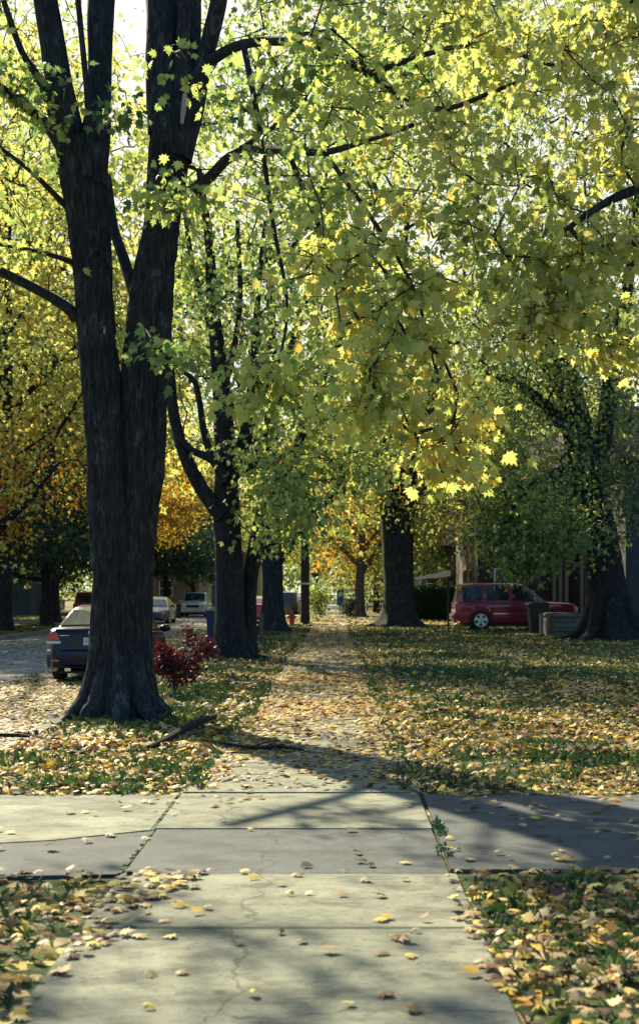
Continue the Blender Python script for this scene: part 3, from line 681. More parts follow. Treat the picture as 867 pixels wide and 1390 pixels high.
# 4. broad trunk right of the path
D4 = 60.0; b4 = P(541, 850, D4); b4[2] = 0
limbs4 = [limb([(541,858,48),(541,835,42),(540,800,40),(538,760,38),(537,720,37),(535,690,38),(528,640,30),(515,560,22),(505,470,16),(500,380,9)], D4, per=5),
    limb([(540,700,30),(552,650,26),(570,590,20),(590,520,14),(610,440,8)], D4, per=5), limb([(536,690,22),(500,640,18),(470,600,12),(440,540,8)], D4-1, per=5),
    limb([(545,690,18),(590,640,14),(630,590,10),(670,540,6)], D4-1, per=5)]
ells4 = [ell(540,520,D4,170,190,6,420), ell(500,670,D4-3,70,40,3,40), ell(590,700,D4-3,70,36,3,70), ell(560,300,D4,210,160,6,330), ell(620,90,D4,250,150,6,650), ell(640,600,D4-1,70,80,4,90)]
limbs4 += roots(b4, .72, 8, 3)
make_tree('maple_tree', b4, 'broad straight-trunked tree just right of the path with roots flaring', limbs4, ells4, M['leaf_mid'], M['bark'],
          0.19, 14, T_LO, 17, clump=0.42, cs=1.8, spread=0.5, flare=0.75, disp_amp=0.02, colorfn=colm(6,0.50), twig_r=0.014, skel_from=0.5)

# 5. big dark leaning tree at the right
D5 = 44.0; b5 = P(828, 868, D5); b5[2] = 0
limbs5 = [limb([(828,878,80),(826,850,62),(822,800,50),(815,740,46),(805,690,44),(795,640,42),(782,580,40),(768,520,34),(752,470,26),(738,420,18),(728,340,10)], D5, per=6),
    limb([(838,868,52),(836,820,34),(826,740,28),(816,690,26),(812,640,24),(820,580,24),(832,500,22),(846,420,18),(858,340,13),(866,250,8)], D5+.6, per=5),
    limb([(790,610,22),(750,560,16),(700,520,11),(660,510,7)], D5-1, per=5), limb([(775,540,18),(720,470,12),(680,400,7)], D5+1, per=5),
    limb([(800,640,16),(760,640,12),(720,660,8),(690,700,5)], D5-2, per=5)]
ells5 = [ell(760,560,D5,150,150,5,620), ell(720,700,D5-2.5,80,75,2.6,300), ell(700,760,D5-3,50,36,1.8,85), ell(800,400,D5,190,150,6,480), ell(690,450,D5,110,130,4,250), ell(665,600,D5-2,50,110,2.5,210), ell(690,735,D5-3,60,50,2,110), ell(850,690,D5-2,40,60,2,60),
         ell(780,220,D5+1,200,140,6,300), ell(760,60,D5+1,220,140,6,420), ell(770,740,D5-3,50,40,1.5,60)]
limbs5 += roots(b5, .85, 8, 4)
make_tree('maple_tree', b5, 'huge dark-trunked maple leaning left beside the stone planter, boughs drooping', limbs5, ells5, M['leaf_green'], M['bark_brown'],
          0.165, 13, T_LO, 23, clump=0.38, cs=1.2, spread=0.38, flare=0.5, disp_amp=0.03, colorfn=colm(7,0.50,1.1), twig_r=0.010, skel_from=0.5, sag=0.2)

# generic trees
def generic(name, base, label, h, cr, cb, leafmat, barkmat, size, per, ncl, seed, tpl=T_LO, group=None, tr=0.2, clump=0.42, color=None, lean=(0,0), cat='tree', spread=0.5):
    rg = np.random.default_rng(seed); base = np.asarray(base, float)
    top = base+np.array([lean[0], lean[1], h*0.85]); fork = base+np.array([lean[0]*0.3, lean[1]*0.3, cb])
    L = [catmull([base+(0,0,-.1), base+(0,0,.5), fork, (fork+top)/2+rg.normal(0,.2,3), top], [tr*1.25, tr, tr*.85, tr*.5, tr*.12], 5)]
    for i in range(6):
        a = i*2.4+seed; z0 = cb+(h*0.35)*i/6; rr = cr*rg.uniform(.55,.85)
        s = base+np.array([lean[0]*.4, lean[1]*.4, z0]); e = s+np.array([math.cos(a)*rr, math.sin(a)*rr, h*rg.uniform(.16,.34)])
        L.append(catmull([s, (s+e)/2+(0,0,rg.uniform(-.3,.5)), e], [tr*.5, tr*.3, tr*.08], 5))
    zc = (h+cb)/2+0.1*h
    E = [(base+np.array([lean[0]*.6, lean[1]*.6, zc]), (cr, cr, (h-cb)*.55), ncl)]
    for i in range(5):
        a = i*1.3+seed; E.append((base+np.array([math.cos(a)*cr*.6, math.sin(a)*cr*.6, cb+(h-cb)*rg.uniform(.1,.6)]), (cr*.5, cr*.5, (h-cb)*.22), ncl//8))
    return make_tree(name, base, label, L, E, leafmat, barkmat, size, per, tpl, seed, group, clump, 1.6, spread, cat, twig_r=0.013, colorfn=color or colm(seed,0.5), flare=0.4, skel_from=0.7)
def zcol(zo):
    return lambda C, rg: np.clip(0.93-0.42*np.clip(C[:,2]/zo,0,1.1)+rg.normal(0,0.07,len(C)), 0.1, 0.97)
def gx(px, D): return (px-HX)/FPX*D
generic('maple_tree', (gx(370,53),53,0), 'golden maple with a stout trunk between the red car and the fire hydrant', 20, 6.8, 2.6, M['leaf_mid'], M['bark'], 0.18, 14, 560, 31, tr=0.46, color=zcol(9))
generic('maple_tree', (gx(488,84),84,0), 'slim pale-trunked yellow maple beyond the path bend', 12, 5.0, 2.5, M['leaf_orange'], M['bark_grey'], 0.2, 14, 330, 32, tr=0.32, color=colm(4,0.48))
generic('maple_tree', (gx(510,98),98,0), 'thin dark-trunked yellow tree behind the pale-trunked one', 8.5, 3.4, 2.6, M['leaf_orange'], M['bark_brown'], 0.22, 14, 180, 33, tr=0.2, color=colm(4,0.2))
generic('street_tree', (gx(63,61),61,0), 'dark green tree across the street, seen left of the navy sedan', 8, 4.4, 2.1, M['leaf_teal'], M['bark_brown'], 0.2, 16, 330, 35, tr=0.26, color=colm(4,0.55))
generic('maple_tree', (-14.5,41,0), 'leaning yellow-green maple across the street at the left edge', 21, 5.8, 3.2, M['leaf_near'], M['bark_brown'], 0.17, 14, 560, 36, tr=0.34, lean=(3.2,0), color=colm(4,0.62))
generic('maple_tree', (-13.4,54,0), 'tall yellow maple across the street behind the leaning one', 24, 7.0, 4.4, M['leaf_gold'], M['bark_brown'], 0.2, 14, 640, 37, tr=0.3, color=colm(4,0.5))
generic('maple_tree', (-13.4,45,0), 'orange-tipped low maple at the far left above the street', 6.8, 3.4, 3.0, M['leaf_orange'], M['bark_brown'], 0.16, 14, 170, 38, tr=0.2, lean=(4.2,-1), color=colm(4,0.3))
generic('maple_tree', (gx(196,86),86,0), 'orange maple across the street beside the evergreens', 9.5, 4.6, 4.2, M['leaf_orange'], M['bark_brown'], 0.22, 14, 300, 39, tr=0.25, color=colm(9,0.22))
generic('evergreen_tree', (gx(226,94),94,0), 'dark blue-green evergreen standing behind the silver car', 7.5, 3.3, 1.9, M['leaf_teal'], M['bark_brown'], 0.24, 18, 330, 40, tr=0.22, color=colm(4,0.5))
generic('evergreen_tree', (gx(262,112),112,0), 'tall bluish evergreen just right of and beyond the darker one', 11, 4.0, 1.9, M['leaf_teal'], M['bark_brown'], 0.3, 18, 330, 41, tr=0.22, color=colm(4,0.7))
ev = [o for o in bpy.data.objects if o.name.startswith('evergreen_tree') and o.parent is None]
for i, (x, y, k, s) in enumerate([(-21,77,0,1.25),(-17.2,82,1,0.95),(-25.5,80,0,1.35),(-17.5,104,0,1.5),(-30,84,1,1.1)]):
    copy_tree(ev[k], (x,y,0), i*2.1, s, 'dark blue-green evergreen in the shady clump across the street at far left', 'evergreens across the street at far left')
# background prototypes and copies
pg = [generic('background_tree', (-17,78,0), 'green-gold tree far across the street, left of the evergreens', 15, 5.5, 3, M['leaf_mid'], M['bark_brown'], 0.27, 14, 380, 50, group='green-gold trees far behind'),
      generic('background_tree', (-24,66,0), 'dark green tree far back at the left edge', 13, 5.5, 1.6, M['leaf_green'], M['bark_brown'], 0.27, 14, 380, 51, group='dark green trees far behind'),
      generic('background_tree', (3.5,112,0), 'yellow tree far down the path', 14, 5.0, 3.4, M['leaf_gold'], M['bark_brown'], 0.3, 14, 360, 52, group='yellow trees far behind')]
spots = [(-14.5,68,2,1.9),(3.6,87,1,1.0),(3.9,70.5,2,1.25),(5.0,93,1,1.15),(-17.5,70,2,1.3),(-19,50,2,1.35),(-20,95,0,1.1),(-15,118,0,1.25),(-27,88,1,1.1),(-21,58,1,1.0),(-31,75,1,1.15),(-18,128,2,1.2),(-13.5,150,0,1.3),(-1.8,128,0,1.0),(5.5,133,2,1.2),(9,108,0,1.25),  # second to fourth copies are trees added to shade the brick house walls
         (14,92,1,1.3),(19,78,0,1.35),(13,122,2,1.35),(24,95,1,1.3),(-3.5,150,2,1.2),(3,160,0,1.3),(-24,110,1,1.2),(22,64,1,1.25),(-35,98,0,1.3),(9,150,1,1.3),(-9,190,2,1.6),(12,180,0,1.7),(1,205,1,1.5),(-26,150,0,1.7),(25,150,0,1.7),(-40,130,1,1.6),(-15,215,1,1.9)]
names = {0: 'green-gold tree in the thick background behind the houses and street', 1: 'dark green tree in the background behind the houses and street', 2: 'yellow tree in the background far down the path and street'}
grp = {0: 'green-gold trees far behind', 1: 'dark green trees far behind', 2: 'yellow trees far behind'}
for i, (x, y, k, s) in enumerate(spots): copy_tree(pg[k], (x, y, 0), i*1.7, s, names[k], grp[k])
for k in range(3): pg[k]['label'] = names[k]
# far woods as one mass
C = np.stack([rng.uniform(-110,110,5200), rng.uniform(225,262,5200), rng.uniform(0,1,5200)**0.8*20], -1)
C = C[C[:,2] < 12+9*fbm(C[:,:1]*np.array([[0.09]])+np.zeros((len(C),2)), 3, 5)]
V, F, v = crown_leaves(C, np.tile([0.0,0,1],(len(C),1)), 16, np.full(len(C),1.5), 0.75, T_KITE, rng)
tag(np_mesh('far_woods', V, F, M['leaf_mid'], v=v*0.7), 'hazy autumn woods closing the end of the street', 'woods', kind='stuff')

# ---- shrubs
def shrub(name, base, label, ells, leafmat, size, per, tpl, seed, stems, cat='shrub', spread=0.08, r=0.012, clump=0.35, cs=0.25):
    base = np.asarray(base, float); rg = np.random.default_rng(seed); L = []
    root = empty(name, base, label, cat)
    sk = []; Vs, Fs, nb = [], [], 0
    for s in stems:
        pts, rad = catmull([base+np.array(q) for q in s], np.linspace(r, r*0.4, len(s)), 5)
        V, F = tube_np(pts, rad, 7); Vs.append(V); Fs.append(F+nb); nb += len(V); sk.append(pts)
    C = sample_ell([(base+np.array(c), rr, n) for c, rr, n in ells], rg, clump, cs, seed)
    A, B, wb, wa, isr, dirs = grow(np.concatenate(sk), None, C, rg, step=0.12)
    V, F = prisms(A, B, 0.003*wb**.4, 0.0025*wb**.4, 4); Vs.append(V); Fs.append(F+nb)
    np_mesh('stem', np.concatenate(Vs)-base, np.concatenate(Fs), M['twig'], root)
    V, F, v = crown_leaves(C, dirs, per, np.full(len(C), spread), size, tpl, rg)
    np_mesh('foliage', V-base, F, leafmat, root, v)
    return root
bs_ = P(236, 945, 20.3); bs_[2] = 0
shrub('red_shrub', bs_, 'crimson-leaved shrub right of the big twin trunk', [((.10,0,.42),(.42,.3,.32),70),((.45,.1,.78),(.30,.2,.16),26),((-.15,0,.55),(.22,.2,.3),24),((.25,0,1.0),(.12,.1,.08),5)],
      M['leaf_red'], 0.062, 11, T_MID, 71, [[(0,0,0),(-.02,0,.3),(-.12,.05,.7)],[(0,0,0),(.06,0,.4),(.25,.05,.95)],[(0,0,0),(.15,-.05,.35),(.5,0,.75)],[(0,0,0),(.02,.1,.5),(.05,.1,.85)]], spread=0.06)
bb = P(474, 838, 82); bb[2] = 0
shrub('bush', bb, 'small dark bush at the right edge of the far path', [((0,0,.65),(.6,.5,.65),90)], M['leaf_teal'], 0.14, 10, T_LO, 72, [[(0,0,0),(0,0,.4),(.1,0,.9)]], spread=0.12)
bb = P(430, 845, 72); bb[2] = 0
shrub('bush', bb, 'leafy dark bush beside the base of the utility pole', [((0,0,1.1),(.7,.6,1.2),120)], M['leaf_green'], 0.15, 10, T_LO, 73, [[(0,0,0),(0,0,.6),(.1,0,1.6)]], spread=0.15)
# clipped hedge
hb = np.array([gx(586,74), 74, 0.0])
root = empty('hedge', hb, 'dark clipped hedge left of the maroon car', 'hedge')
n = 9000; q = rng.uniform(-1,1,(n,3)); mx = np.max(np.abs(q),1,keepdims=True); q = q/mx*rng.uniform(0.86,1.0,(n,1))
q = q*np.array([1.35,0.9,0.95])*(1-0.1*np.clip(q[:,2:3],0,1)**2); q[:,2] += 1.0+0.1*vnoise(q[:,:2]*2+9,4); Pp = q
V, F, k = leaf_geo(Pp, rng.normal(0,1,(n,3)), rng.normal(0,1,(n,3)), 0.11*rng.uniform(.6,1.2,n), T_KITE, rng)
np_mesh('foliage', V, F, M['hedge'], root, np.repeat(rng.uniform(0,1,n),k))
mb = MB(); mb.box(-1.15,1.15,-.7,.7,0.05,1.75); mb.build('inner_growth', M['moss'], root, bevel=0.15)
for x in (-.9,-.3,.3,.9): MB().tube([(x,0,-.05),(x+.05,0,.6)], [.04,.03], 7).build('stem', M['bark_brown'], root)
# weed in the joint
def weed(px0, py0, D, label, seed, n=60, hh=0.1):
    rg = np.random.default_rng(seed); c = P(px0, py0, D); c[2] = 0.015
    m = n; off = rg.normal(0,1,(m,3))*np.array([.02,.13,0]); T = norm(rg.normal(0,.6,(m,3))+np.array([0,0,.8]))
    V, F, k = leaf_geo(c+off, T, rg.normal(0,1,(m,3)), hh*rg.uniform(.3,.9,m), T_NEEDLE, rg)
    o = np_mesh('weed', V-c, F, M['hedge'], None, np.repeat(rg.uniform(.4,1,m),k)); o.location = c
    tag(o, label, 'weed')
weed(596, 1125, 8.9, 'low green weed growing along the right-hand pavement joint', 5, 110, 0.07)
weed(603, 1160, 8.1, 'small weed at the near end of the right-hand pavement joint', 6, 40, 0.06)

# ---- fallen branches
def stick(name, pts, rad, label, mat='bark_brown', subs=()):
    pts = [np.array(p) for p in pts]; c = pts[0].copy(); mb = MB()
    q, r = catmull([p-c for p in pts], rad, 5); mb.tube(q, r, 9)
    for s in subs: q, r = catmull([np.array(p)-c for p in s[0]], s[1], 4); mb.tube(q, r, 7)
    o = mb.build(name, M[mat], smooth=True); o.location = c; return tag(o, label, 'branch')
stick('fallen_branch', [(-1.83,13.05,.07),(-1.72,13.9,.08),(-1.58,14.9,.12),(-1.44,15.9,.11)], [.022,.04,.045,.035], 'thick dark fallen branch lying at the left verge edge before the path')
g = lambda px,py: np.array([gx(px,2890/(py-HY)), 2890/(py-HY), 0.06])
stick('fallen_branch', [g(-20,1006),g(30,1006),g(62,1012),g(84,1027),g(110,1031),g(140,1027)], [.02,.022,.022,.018,.014,.006], 'thin curved fallen branch on the grass at the lower left edge',
      subs=[([g(62,1012),g(85,1010),g(105,1014),g(122,1026)],[.012,.012,.01,.005])])
stick('fallen_branch', [g(300,1016),g(340,1023),g(380,1022),g(412,1026)], [.012,.02,.02,.008], 'short twiggy fallen branch lying on the path', subs=[([g(340,1023),g(360,1016),g(375,1013)],[.01,.008,.004]), ([g(370,1022),g(385,1028),g(395,1030)],[.01,.008,.004])])
stick('upright_stick', [P(653,974,16.9)*np.array([1,1,0]), P(654,958,16.9), P(655,946,16.9)], [.014,.012,.008], 'short stick standing upright in the leafy right-hand lawn', subs=[([P(654,958,16.9), P(650,952,16.9)],[.007,.004])])

# ================================================================== CARS
def lerpf(y, tab):
    return float(np.interp(y, [a for a,_ in tab], [b for _,b in tab]))
def wheel(root, x, y, r, side, spokes=5):
    w0 = 0.11; s = 1 if side > 0 else -1
    wr = empty_child('wheel', root, (x, y, r))
    prof = [(r*.62,-w0),(r*.93,-w0),(r,-w0*.75),(r,w0*.75),(r*.93,w0),(r*.68,w0),(r*.62,w0*.6),(r*.62,-w0)]
    MB().lathe(prof, n=36, axis='x', cap=False).build('tyre', M['rubber'], wr, smooth=True)
    mb = MB(); mb.lathe([(r*.66,w0*.7*s),(r*.66,w0*.95*s),(r*.58,w0*.95*s),(r*.58,w0*.2*s)], n=36, axis='x', cap=False)
    mb.lathe([(r*.15,w0*.2*s),(r*.15,w0*.95*s),(r*.10,w0*1.02*s)], n=16, axis='x')
    for i in range(spokes):
        a = 2*math.pi*i/spokes+.3; ca, sa = math.cos(a), math.sin(a); t = .055*r/.36
        q = [(.12*r,-t*.7),(.62*r,-t*1.25),(.62*r,t*1.25),(.12*r,t*.7)]
        vs = [(xx, u*ca-v*sa, u*sa+v*ca) for xx in (w0*.72*s, w0*.9*s) for u, v in q]
        mb.add(vs, [(0,1,2,3),(7,6,5,4),(0,4,5,1),(1,5,6,2),(2,6,7,3),(3,7,4,0)])
    mb.build('rim', M['rim'], wr, smooth=True)
    MB().lathe([(r*.62,-w0*.3),(r*.62,w0*.1*s+.001)] if s > 0 else [(r*.62,w0*.3),(r*.62,-w0*.1-.001)], n=24, axis='x').build('brake_disc', M['black'], wr)
    return wr
def empty_child(name, parent, loc):
    o = bpy.data.objects.new(name, None); col.objects.link(o); o.location = loc; o.parent = parent; o.empty_display_size = .1; return o
def car(name, loc, rz, label, paint, L, W, zs, zr, wf, wr_, yf, yr, r=0.33, zb0=0.2, cat='car', kind='sedan', group=None, ends=(1,1), rails=False):
    """zs: belt height table over y (y forward), zr: roof height table; wf: half-width scale in plan; wr_: roof half-width"""
    root = empty(name, loc, label, cat, group, rz); hw = W/2
    ys = sorted(set([round(v,3) for v in np.linspace(-L/2, L/2, 90)]+[-L/2+.02,-L/2+.05, L/2-.02, L/2-.05]))
    def arch(y, zb):
        for yc in (yf, yr):
            d = (r+.06)**2-(y-yc)**2
            if d > 0: zb = max(zb, r+math.sqrt(d)*.98)
        return zb
    vs, fs = [], []; K = None
    for y in ys:
        h = hw*lerpf(y, wf); z1 = lerpf(y, zs); zb = zb0+max(0,(abs(y)-(L/2-.25)))*.35
        za = min(arch(y, zb), z1-.12)
        half = [(0,zb),(h*.80,zb),(h*.80,za),(h*.97,za),(h*.995,max(za+.02,zb+.16)),(h*1.0,max(za+.03,zb+.28)),(h*.985,max(za+.05,z1-.22)),(h*1.0,max(za+.06,z1-.12)),(h*.97,z1-.03),(h*.9,z1),(h*.6,z1+.02),(0,z1+.03)]
        ring = half+[(-x,z) for x,z in reversed(half[1:-1])]; K = len(ring)
        vs += [(x,y,z) for x,z in ring]
    for j in range(len(ys)-1):
        for i in range(K): fs.append((j*K+i, j*K+(i+1)%K, (j+1)*K+(i+1)%K, (j+1)*K+i))
    fs.append(tuple(range(K))); fs.append(tuple(reversed([(len(ys)-1)*K+i for i in range(K)])))
    body = MB().add(vs, fs).build('body', paint, root, smooth=True)
    MB().box(-hw*.78, hw*.78, -L/2+.3, L/2-.3, .16, zb0+.1).build('underbody', M['black'], root)
    # cabin
    y0, y1 = zr[0][0], zr[-1][0]
    def surf(y, t, off=0.0):
        z1 = lerpf(y, zs); z2 = max(lerpf(y, zr), z1+.02); h = hw*lerpf(y, wf)*.93; tt = (z2-z1)/(max(b for _,b in zr)-z1+1e-6)
        hx = h+(wr_*hw-h)*t*min(1,tt)
        return (hx+off, y, z1-.02+(z2-.045-z1+.02)*t)
    cs_ = sorted(set([round(v,3) for v in np.linspace(y0, y1, 40)]+[a for a,_ in zr])); vs, fs = [], []
    for y in cs_:
        z1 = lerpf(y, zs); z2 = max(lerpf(y, zr), z1+.02); s0 = surf(y,0); s1 = surf(y,1)
        half = [(0,z1-.05),(s0[0],z1-.05),(s0[0],s0[2]),(s1[0],s1[2]),(s1[0]-.05,z2-.012),(s1[0]-.14,z2),(s1[0]*.4,z2+.015),(0,z2+.02)]
        ring = half+[(-x,z) for x,z in reversed(half[1:-1])]; K = len(ring); vs += [(x,y,z) for x,z in ring]
    for j in range(len(cs_)-1):
        for i in range(K): fs.append((j*K+i, j*K+(i+1)%K, (j+1)*K+(i+1)%K, (j+1)*K+i))
    fs.append(tuple(range(K))); fs.append(tuple(reversed([(len(cs_)-1)*K+i for i in range(K)])))
    MB().add(vs, fs).build('cabin', paint, root, smooth=True)
    return root, surf, hw
def side_window(root, surf, ya, yb, ta=.10, tb=.92, slant0=0, slant1=0):
    for s in (1,-1):
        mb = MB(); n = 6; vs = []
        for t in (ta, tb):
            for k in range(n+1):
                y = (ya+slant0*(t-ta))*(1-k/n)+(yb+slant1*(t-ta))*(k/n); x, yy, z = surf(y, t, .006); vs.append((s*x, yy, z))
        for t in (ta, tb):
            for k in range(n+1):
                y = (ya+slant0*(t-ta))*(1-k/n)+(yb+slant1*(t-ta))*(k/n); x, yy, z = surf(y, t, -.01); vs.append((s*x, yy, z))
        m = n+1; fs = []
        for k in range(n): fs += [(k,k+1,m+k+1,m+k),(2*m+k,3*m+k,3*m+k+1,2*m+k+1)]
        mb.add(vs, fs).build('side_window', M['pane'], root)
def slope_glass(root, name, zs, zr, ya, yb, hw0, hw1, off=.012):
    """glass sheet on a sloped end of the cabin between stations ya (low) and yb (high)"""
    vs = []; n = 8; lo = np.array([ya, lerpf(ya, zr)]); hi_ = np.array([yb, lerpf(yb, zr)]); d = hi_-lo; nn = np.array([d[1], -d[0]]); nn = nn/np.linalg.norm(nn)
    if nn[1] < 0: nn = -nn
    for o in (off, off-.02):
        for t in (.08, .92):
            c = lo+d*t+nn*o
            for k in range(n+1):
                u = -1+2*k/n; hwv = hw0+(hw1-hw0)*t; vs.append((u*hwv, c[0], c[1]+.015*(1-u*u)))
    m = n+1; fs = []
    for k in range(n): fs += [(k,k+1,m+k+1,m+k), (2*m+k,3*m+k,3*m+k+1,2*m+k+1), (k,2*m+k,2*m+k+1,k+1), (m+k,m+k+1,3*m+k+1,3*m+k)]
    fs += [(0,m,3*m,2*m), (n,2*m+n,3*m+n,m+n)]
    MB().add(vs, fs).build(name, M['pane'], root, smooth=True)
def mirrors(root, hw, y, z, paint):
    for s in (1,-1):
        mb = MB(); mb.lathe([(.03,-.05),(.085,-.035),(.10,.0),(.09,.05),(.03,.07)], n=12, axis='y')
        mb.v = [(x*1.25+s*(hw+.10), yy+y, zz*.8+z) for x,yy,zz in mb.v]; mb.box(min(s*(hw-.1),s*(hw+.05)), max(s*(hw-.1),s*(hw+.05)), y-.02, y+.03, z-.05, z-.01)
        mb.build('mirror', paint, root, smooth=True)
def text_mesh(name, s, size, mat, parent, loc, rot):
    cu = bpy.data.curves.new(name, 'FONT'); cu.body = s; cu.size = size; cu.extrude = .002; cu.align_x = 'CENTER'; cu.align_y = 'CENTER'
    t = bpy.data.objects.new('tmp', cu); col.objects.link(t); bpy.context.view_layer.update()
    me = bpy.data.meshes.new_from_object(t.evaluated_get(bpy.context.evaluated_depsgraph_get())); bpy.data.objects.remove(t)
    o = link_mesh(name, me, mat, parent); me.materials.clear(); me.materials.append(mat); o.location = loc; o.rotation_euler = rot; return o
# navy sedan, seen from behind
zsS = [(-2.32,.92),(-2.28,1.0),(-2.1,1.04),(-1.5,1.03),(-.6,.95),(.6,.92),(1.2,.90),(2.0,.76),(2.3,.62)]
zrS = [(-1.72,1.03),(-1.5,1.10),(-1.25,1.22),(-.95,1.36),(-.7,1.43),(-.2,1.47),(.3,1.44),(.7,1.30),(1.25,.92)]
wfS = [(-2.32,.80),(-2.27,.88),(-2.12,.955),(-1.8,1.0),(1.6,1.0),(2.0,.95),(2.22,.82),(2.32,.65)]
c, sf, hw = car('sedan', (-4.64,27.75,SZ), 0, 'navy blue sedan parked at the kerb behind the big twin trunk, tail towards us', M['navy_paint'], 4.64, 1.80, zsS, zrS, wfS, .74, 1.42, -1.35)
side_window(c, sf, -1.0,-.15, slant0=.35); side_window(c, sf, -.08,.75, slant1=-.45)
slope_glass(c, 'rear_window', zsS, zrS, -1.68, -.85, .76, .62); slope_glass(c, 'windscreen', zsS, zrS, 1.25, .5, .74, .62)
for x in (.81,-.81):
    for y, s in ((1.42,1),(-1.35,1)): wheel(c, x, y, .33, 1 if x > 0 else -1)
for s in (1,-1):
    o = MB().prism([(s*.59,.80),(s*.66,.95),(s*.80,.96),(s*.870,.90),(s*.882,.80)], 'y', -2.33, -1.98).build('tail_light', M['tail'], c, smooth=True, bevel=.015)
    MB().prism([(s*.60,.745),(s*.592,.795),(s*.875,.795),(s*.87,.735)], 'y', -2.335, -2.05).build('reversing_light', M['lens'], c, bevel=.01)
    MB().prism([(s*.62,.40),(s*.62,.44),(s*.78,.44),(s*.78,.40)], 'y', -2.36, -2.3).build('reflector', M['tail'], c)
mb = MB(); vs = []
for z, yo in ((.28,-2.30),(.34,-2.37),(.52,-2.40),(.60,-2.385),(.63,-2.33)):
    for k in range(17):
        u = -1+k/8; vs.append((u*.93, yo+.34*abs(u)**5, z))
fs = [(a*17+k, a*17+k+1, (a+1)*17+k+1, (a+1)*17+k) for a in range(4) for k in range(16)]
mb.add(vs, fs).build('rear_bumper', M['navy_paint'], c, smooth=True)
MB().box(-.45,.45,-2.345,-2.30,.665,.90).build('plate_recess', M['black'], c, bevel=.02)
pl = MB().box(-.16,.16,-2.362,-2.35,.70,.86).build('licence_plate', M['plate'], c, bevel=.004)
MB().box(-.155,.155,-2.366,-2.361,.703,.722).build('plate_band', M['plate_blue'], pl)
text_mesh('plate_text', 'DX 714', .085, M['plate_green'], pl, (0,-2.366,.79), (R(90),0,0))
mb = MB(); q = [(.065*math.cos(a), -2.34, .955+.045*math.sin(a)) for a in np.linspace(0,2*math.pi,20)]; mb.tube(q, .010, 6); mb.build('emblem', M['chrome'], c)
MB().box(-.62,-.44,-2.335,-2.325,.895,.905).build('badge', M['chrome'], c)
for s in (1,-1): MB().box(min(s*.40,s*.52), max(s*.40,s*.52), -2.38, -2.2, .22, .28).build('exhaust', M['chrome'], c, bevel=.01)
MB().box(-.72,.72,-2.29,-2.27,1.005,1.025).build('boot_seam', M['black'], c)
mirrors(c, hw, .72, .96, M['navy_paint'])

# maroon off-road car side-on in the drive
zsU = [(-2.2,1.0),(-2.1,1.04),(.5,1.04),(.9,1.05),(1.9,1.0),(2.15,.92),(2.22,.85)]
zrU = [(-2.17,1.04),(-2.08,1.50),(-1.98,1.66),(-1.6,1.72),(.0,1.72),(.25,1.68),(1.05,1.06)]
wfU = [(-2.2,.88),(-2.1,.97),(-1.9,1.0),(1.7,1.0),(2.05,.93),(2.22,.8)]
def suv(name, loc, rz, label, paint, detail=True, sc=1.0, group=None):
    c, sf, hw = car(name, loc, rz, label, paint, 4.44, 1.84, zsU, zrU, wfU, .80, 1.38, -1.30, r=.37, zb0=.30, group=group)
    c.scale = (sc,)*3
    side_window(c, sf, -1.95,-1.25); side_window(c, sf, -1.12,-.28); side_window(c, sf, -.15,.72, slant1=-.40)
    slope_glass(c, 'rear_window', zsU, zrU, -2.17, -2.08, .66, .6, .02); slope_glass(c, 'windscreen', zsU, zrU, 1.05, .25, .74, .66)
    for x in (.81,-.81):
        for y in (1.38,-1.30): wheel(c, x, y, .37, 1 if x > 0 else -1)
    for s in (1,-1):
        MB().box(min(s*.70,s*.90), max(s*.70,s*.90), -2.215, -2.0, .72, 1.0).build('tail_light', M['tail'], c, bevel=.02)
        MB().box(min(s*.48,s*.80), max(s*.48,s*.80), 2.02, 2.235, .68, .86).build('headlight', M['lens'], c, bevel=.03)
        MB().box(min(s*.915,s*.932), max(s*.915,s*.932), -.85, .95, .60, .63).build('side_trim', M['chrome'], c)
        mb = MB(); x = s*.66; mb.tube([(x,-1.6,1.71),(x,-1.5,1.77),(x,0,1.785),(x,.1,1.72)], .018, 6).build('roof_rail', M['black'], c)
        MB().box(min(s*.918,s*.93), max(s*.918,s*.93), -.22,-.20,.36,1.0).add([], []).build('door_seam', M['black'], c)
        MB().box(min(s*.918,s*.93), max(s*.918,s*.93), .93,.945,.40,1.0).build('door_seam', M['black'], c)
        for y in (-.10,-1.0): MB().box(min(s*.92,s*.945), max(s*.92,s*.945), y-.0, y+.16, .90,.93).build('door_handle', paint, c)
    MB().box(-.86,.86,-2.32,-2.14,.36,.62).build('rear_bumper', M['black'] if paint is not M['maroon_paint'] else paint, c, bevel=.05)
    MB().box(-.86,.86,2.12,2.32,.34,.60).build('front_bumper', paint, c, bevel=.05)
    MB().box(-.44,.44,2.2,2.245,.66,.84).build('grille', M['black'], c, bevel=.01)
    mirrors(c, hw, .62, 1.10, paint)
    return c
suv('off_road_car', (gx(616,54.4)+2.43,54.4,0.03), R(-90), 'maroon boxy off-road car parked side-on in the right-hand drive', M['maroon_paint'], sc=1.11)
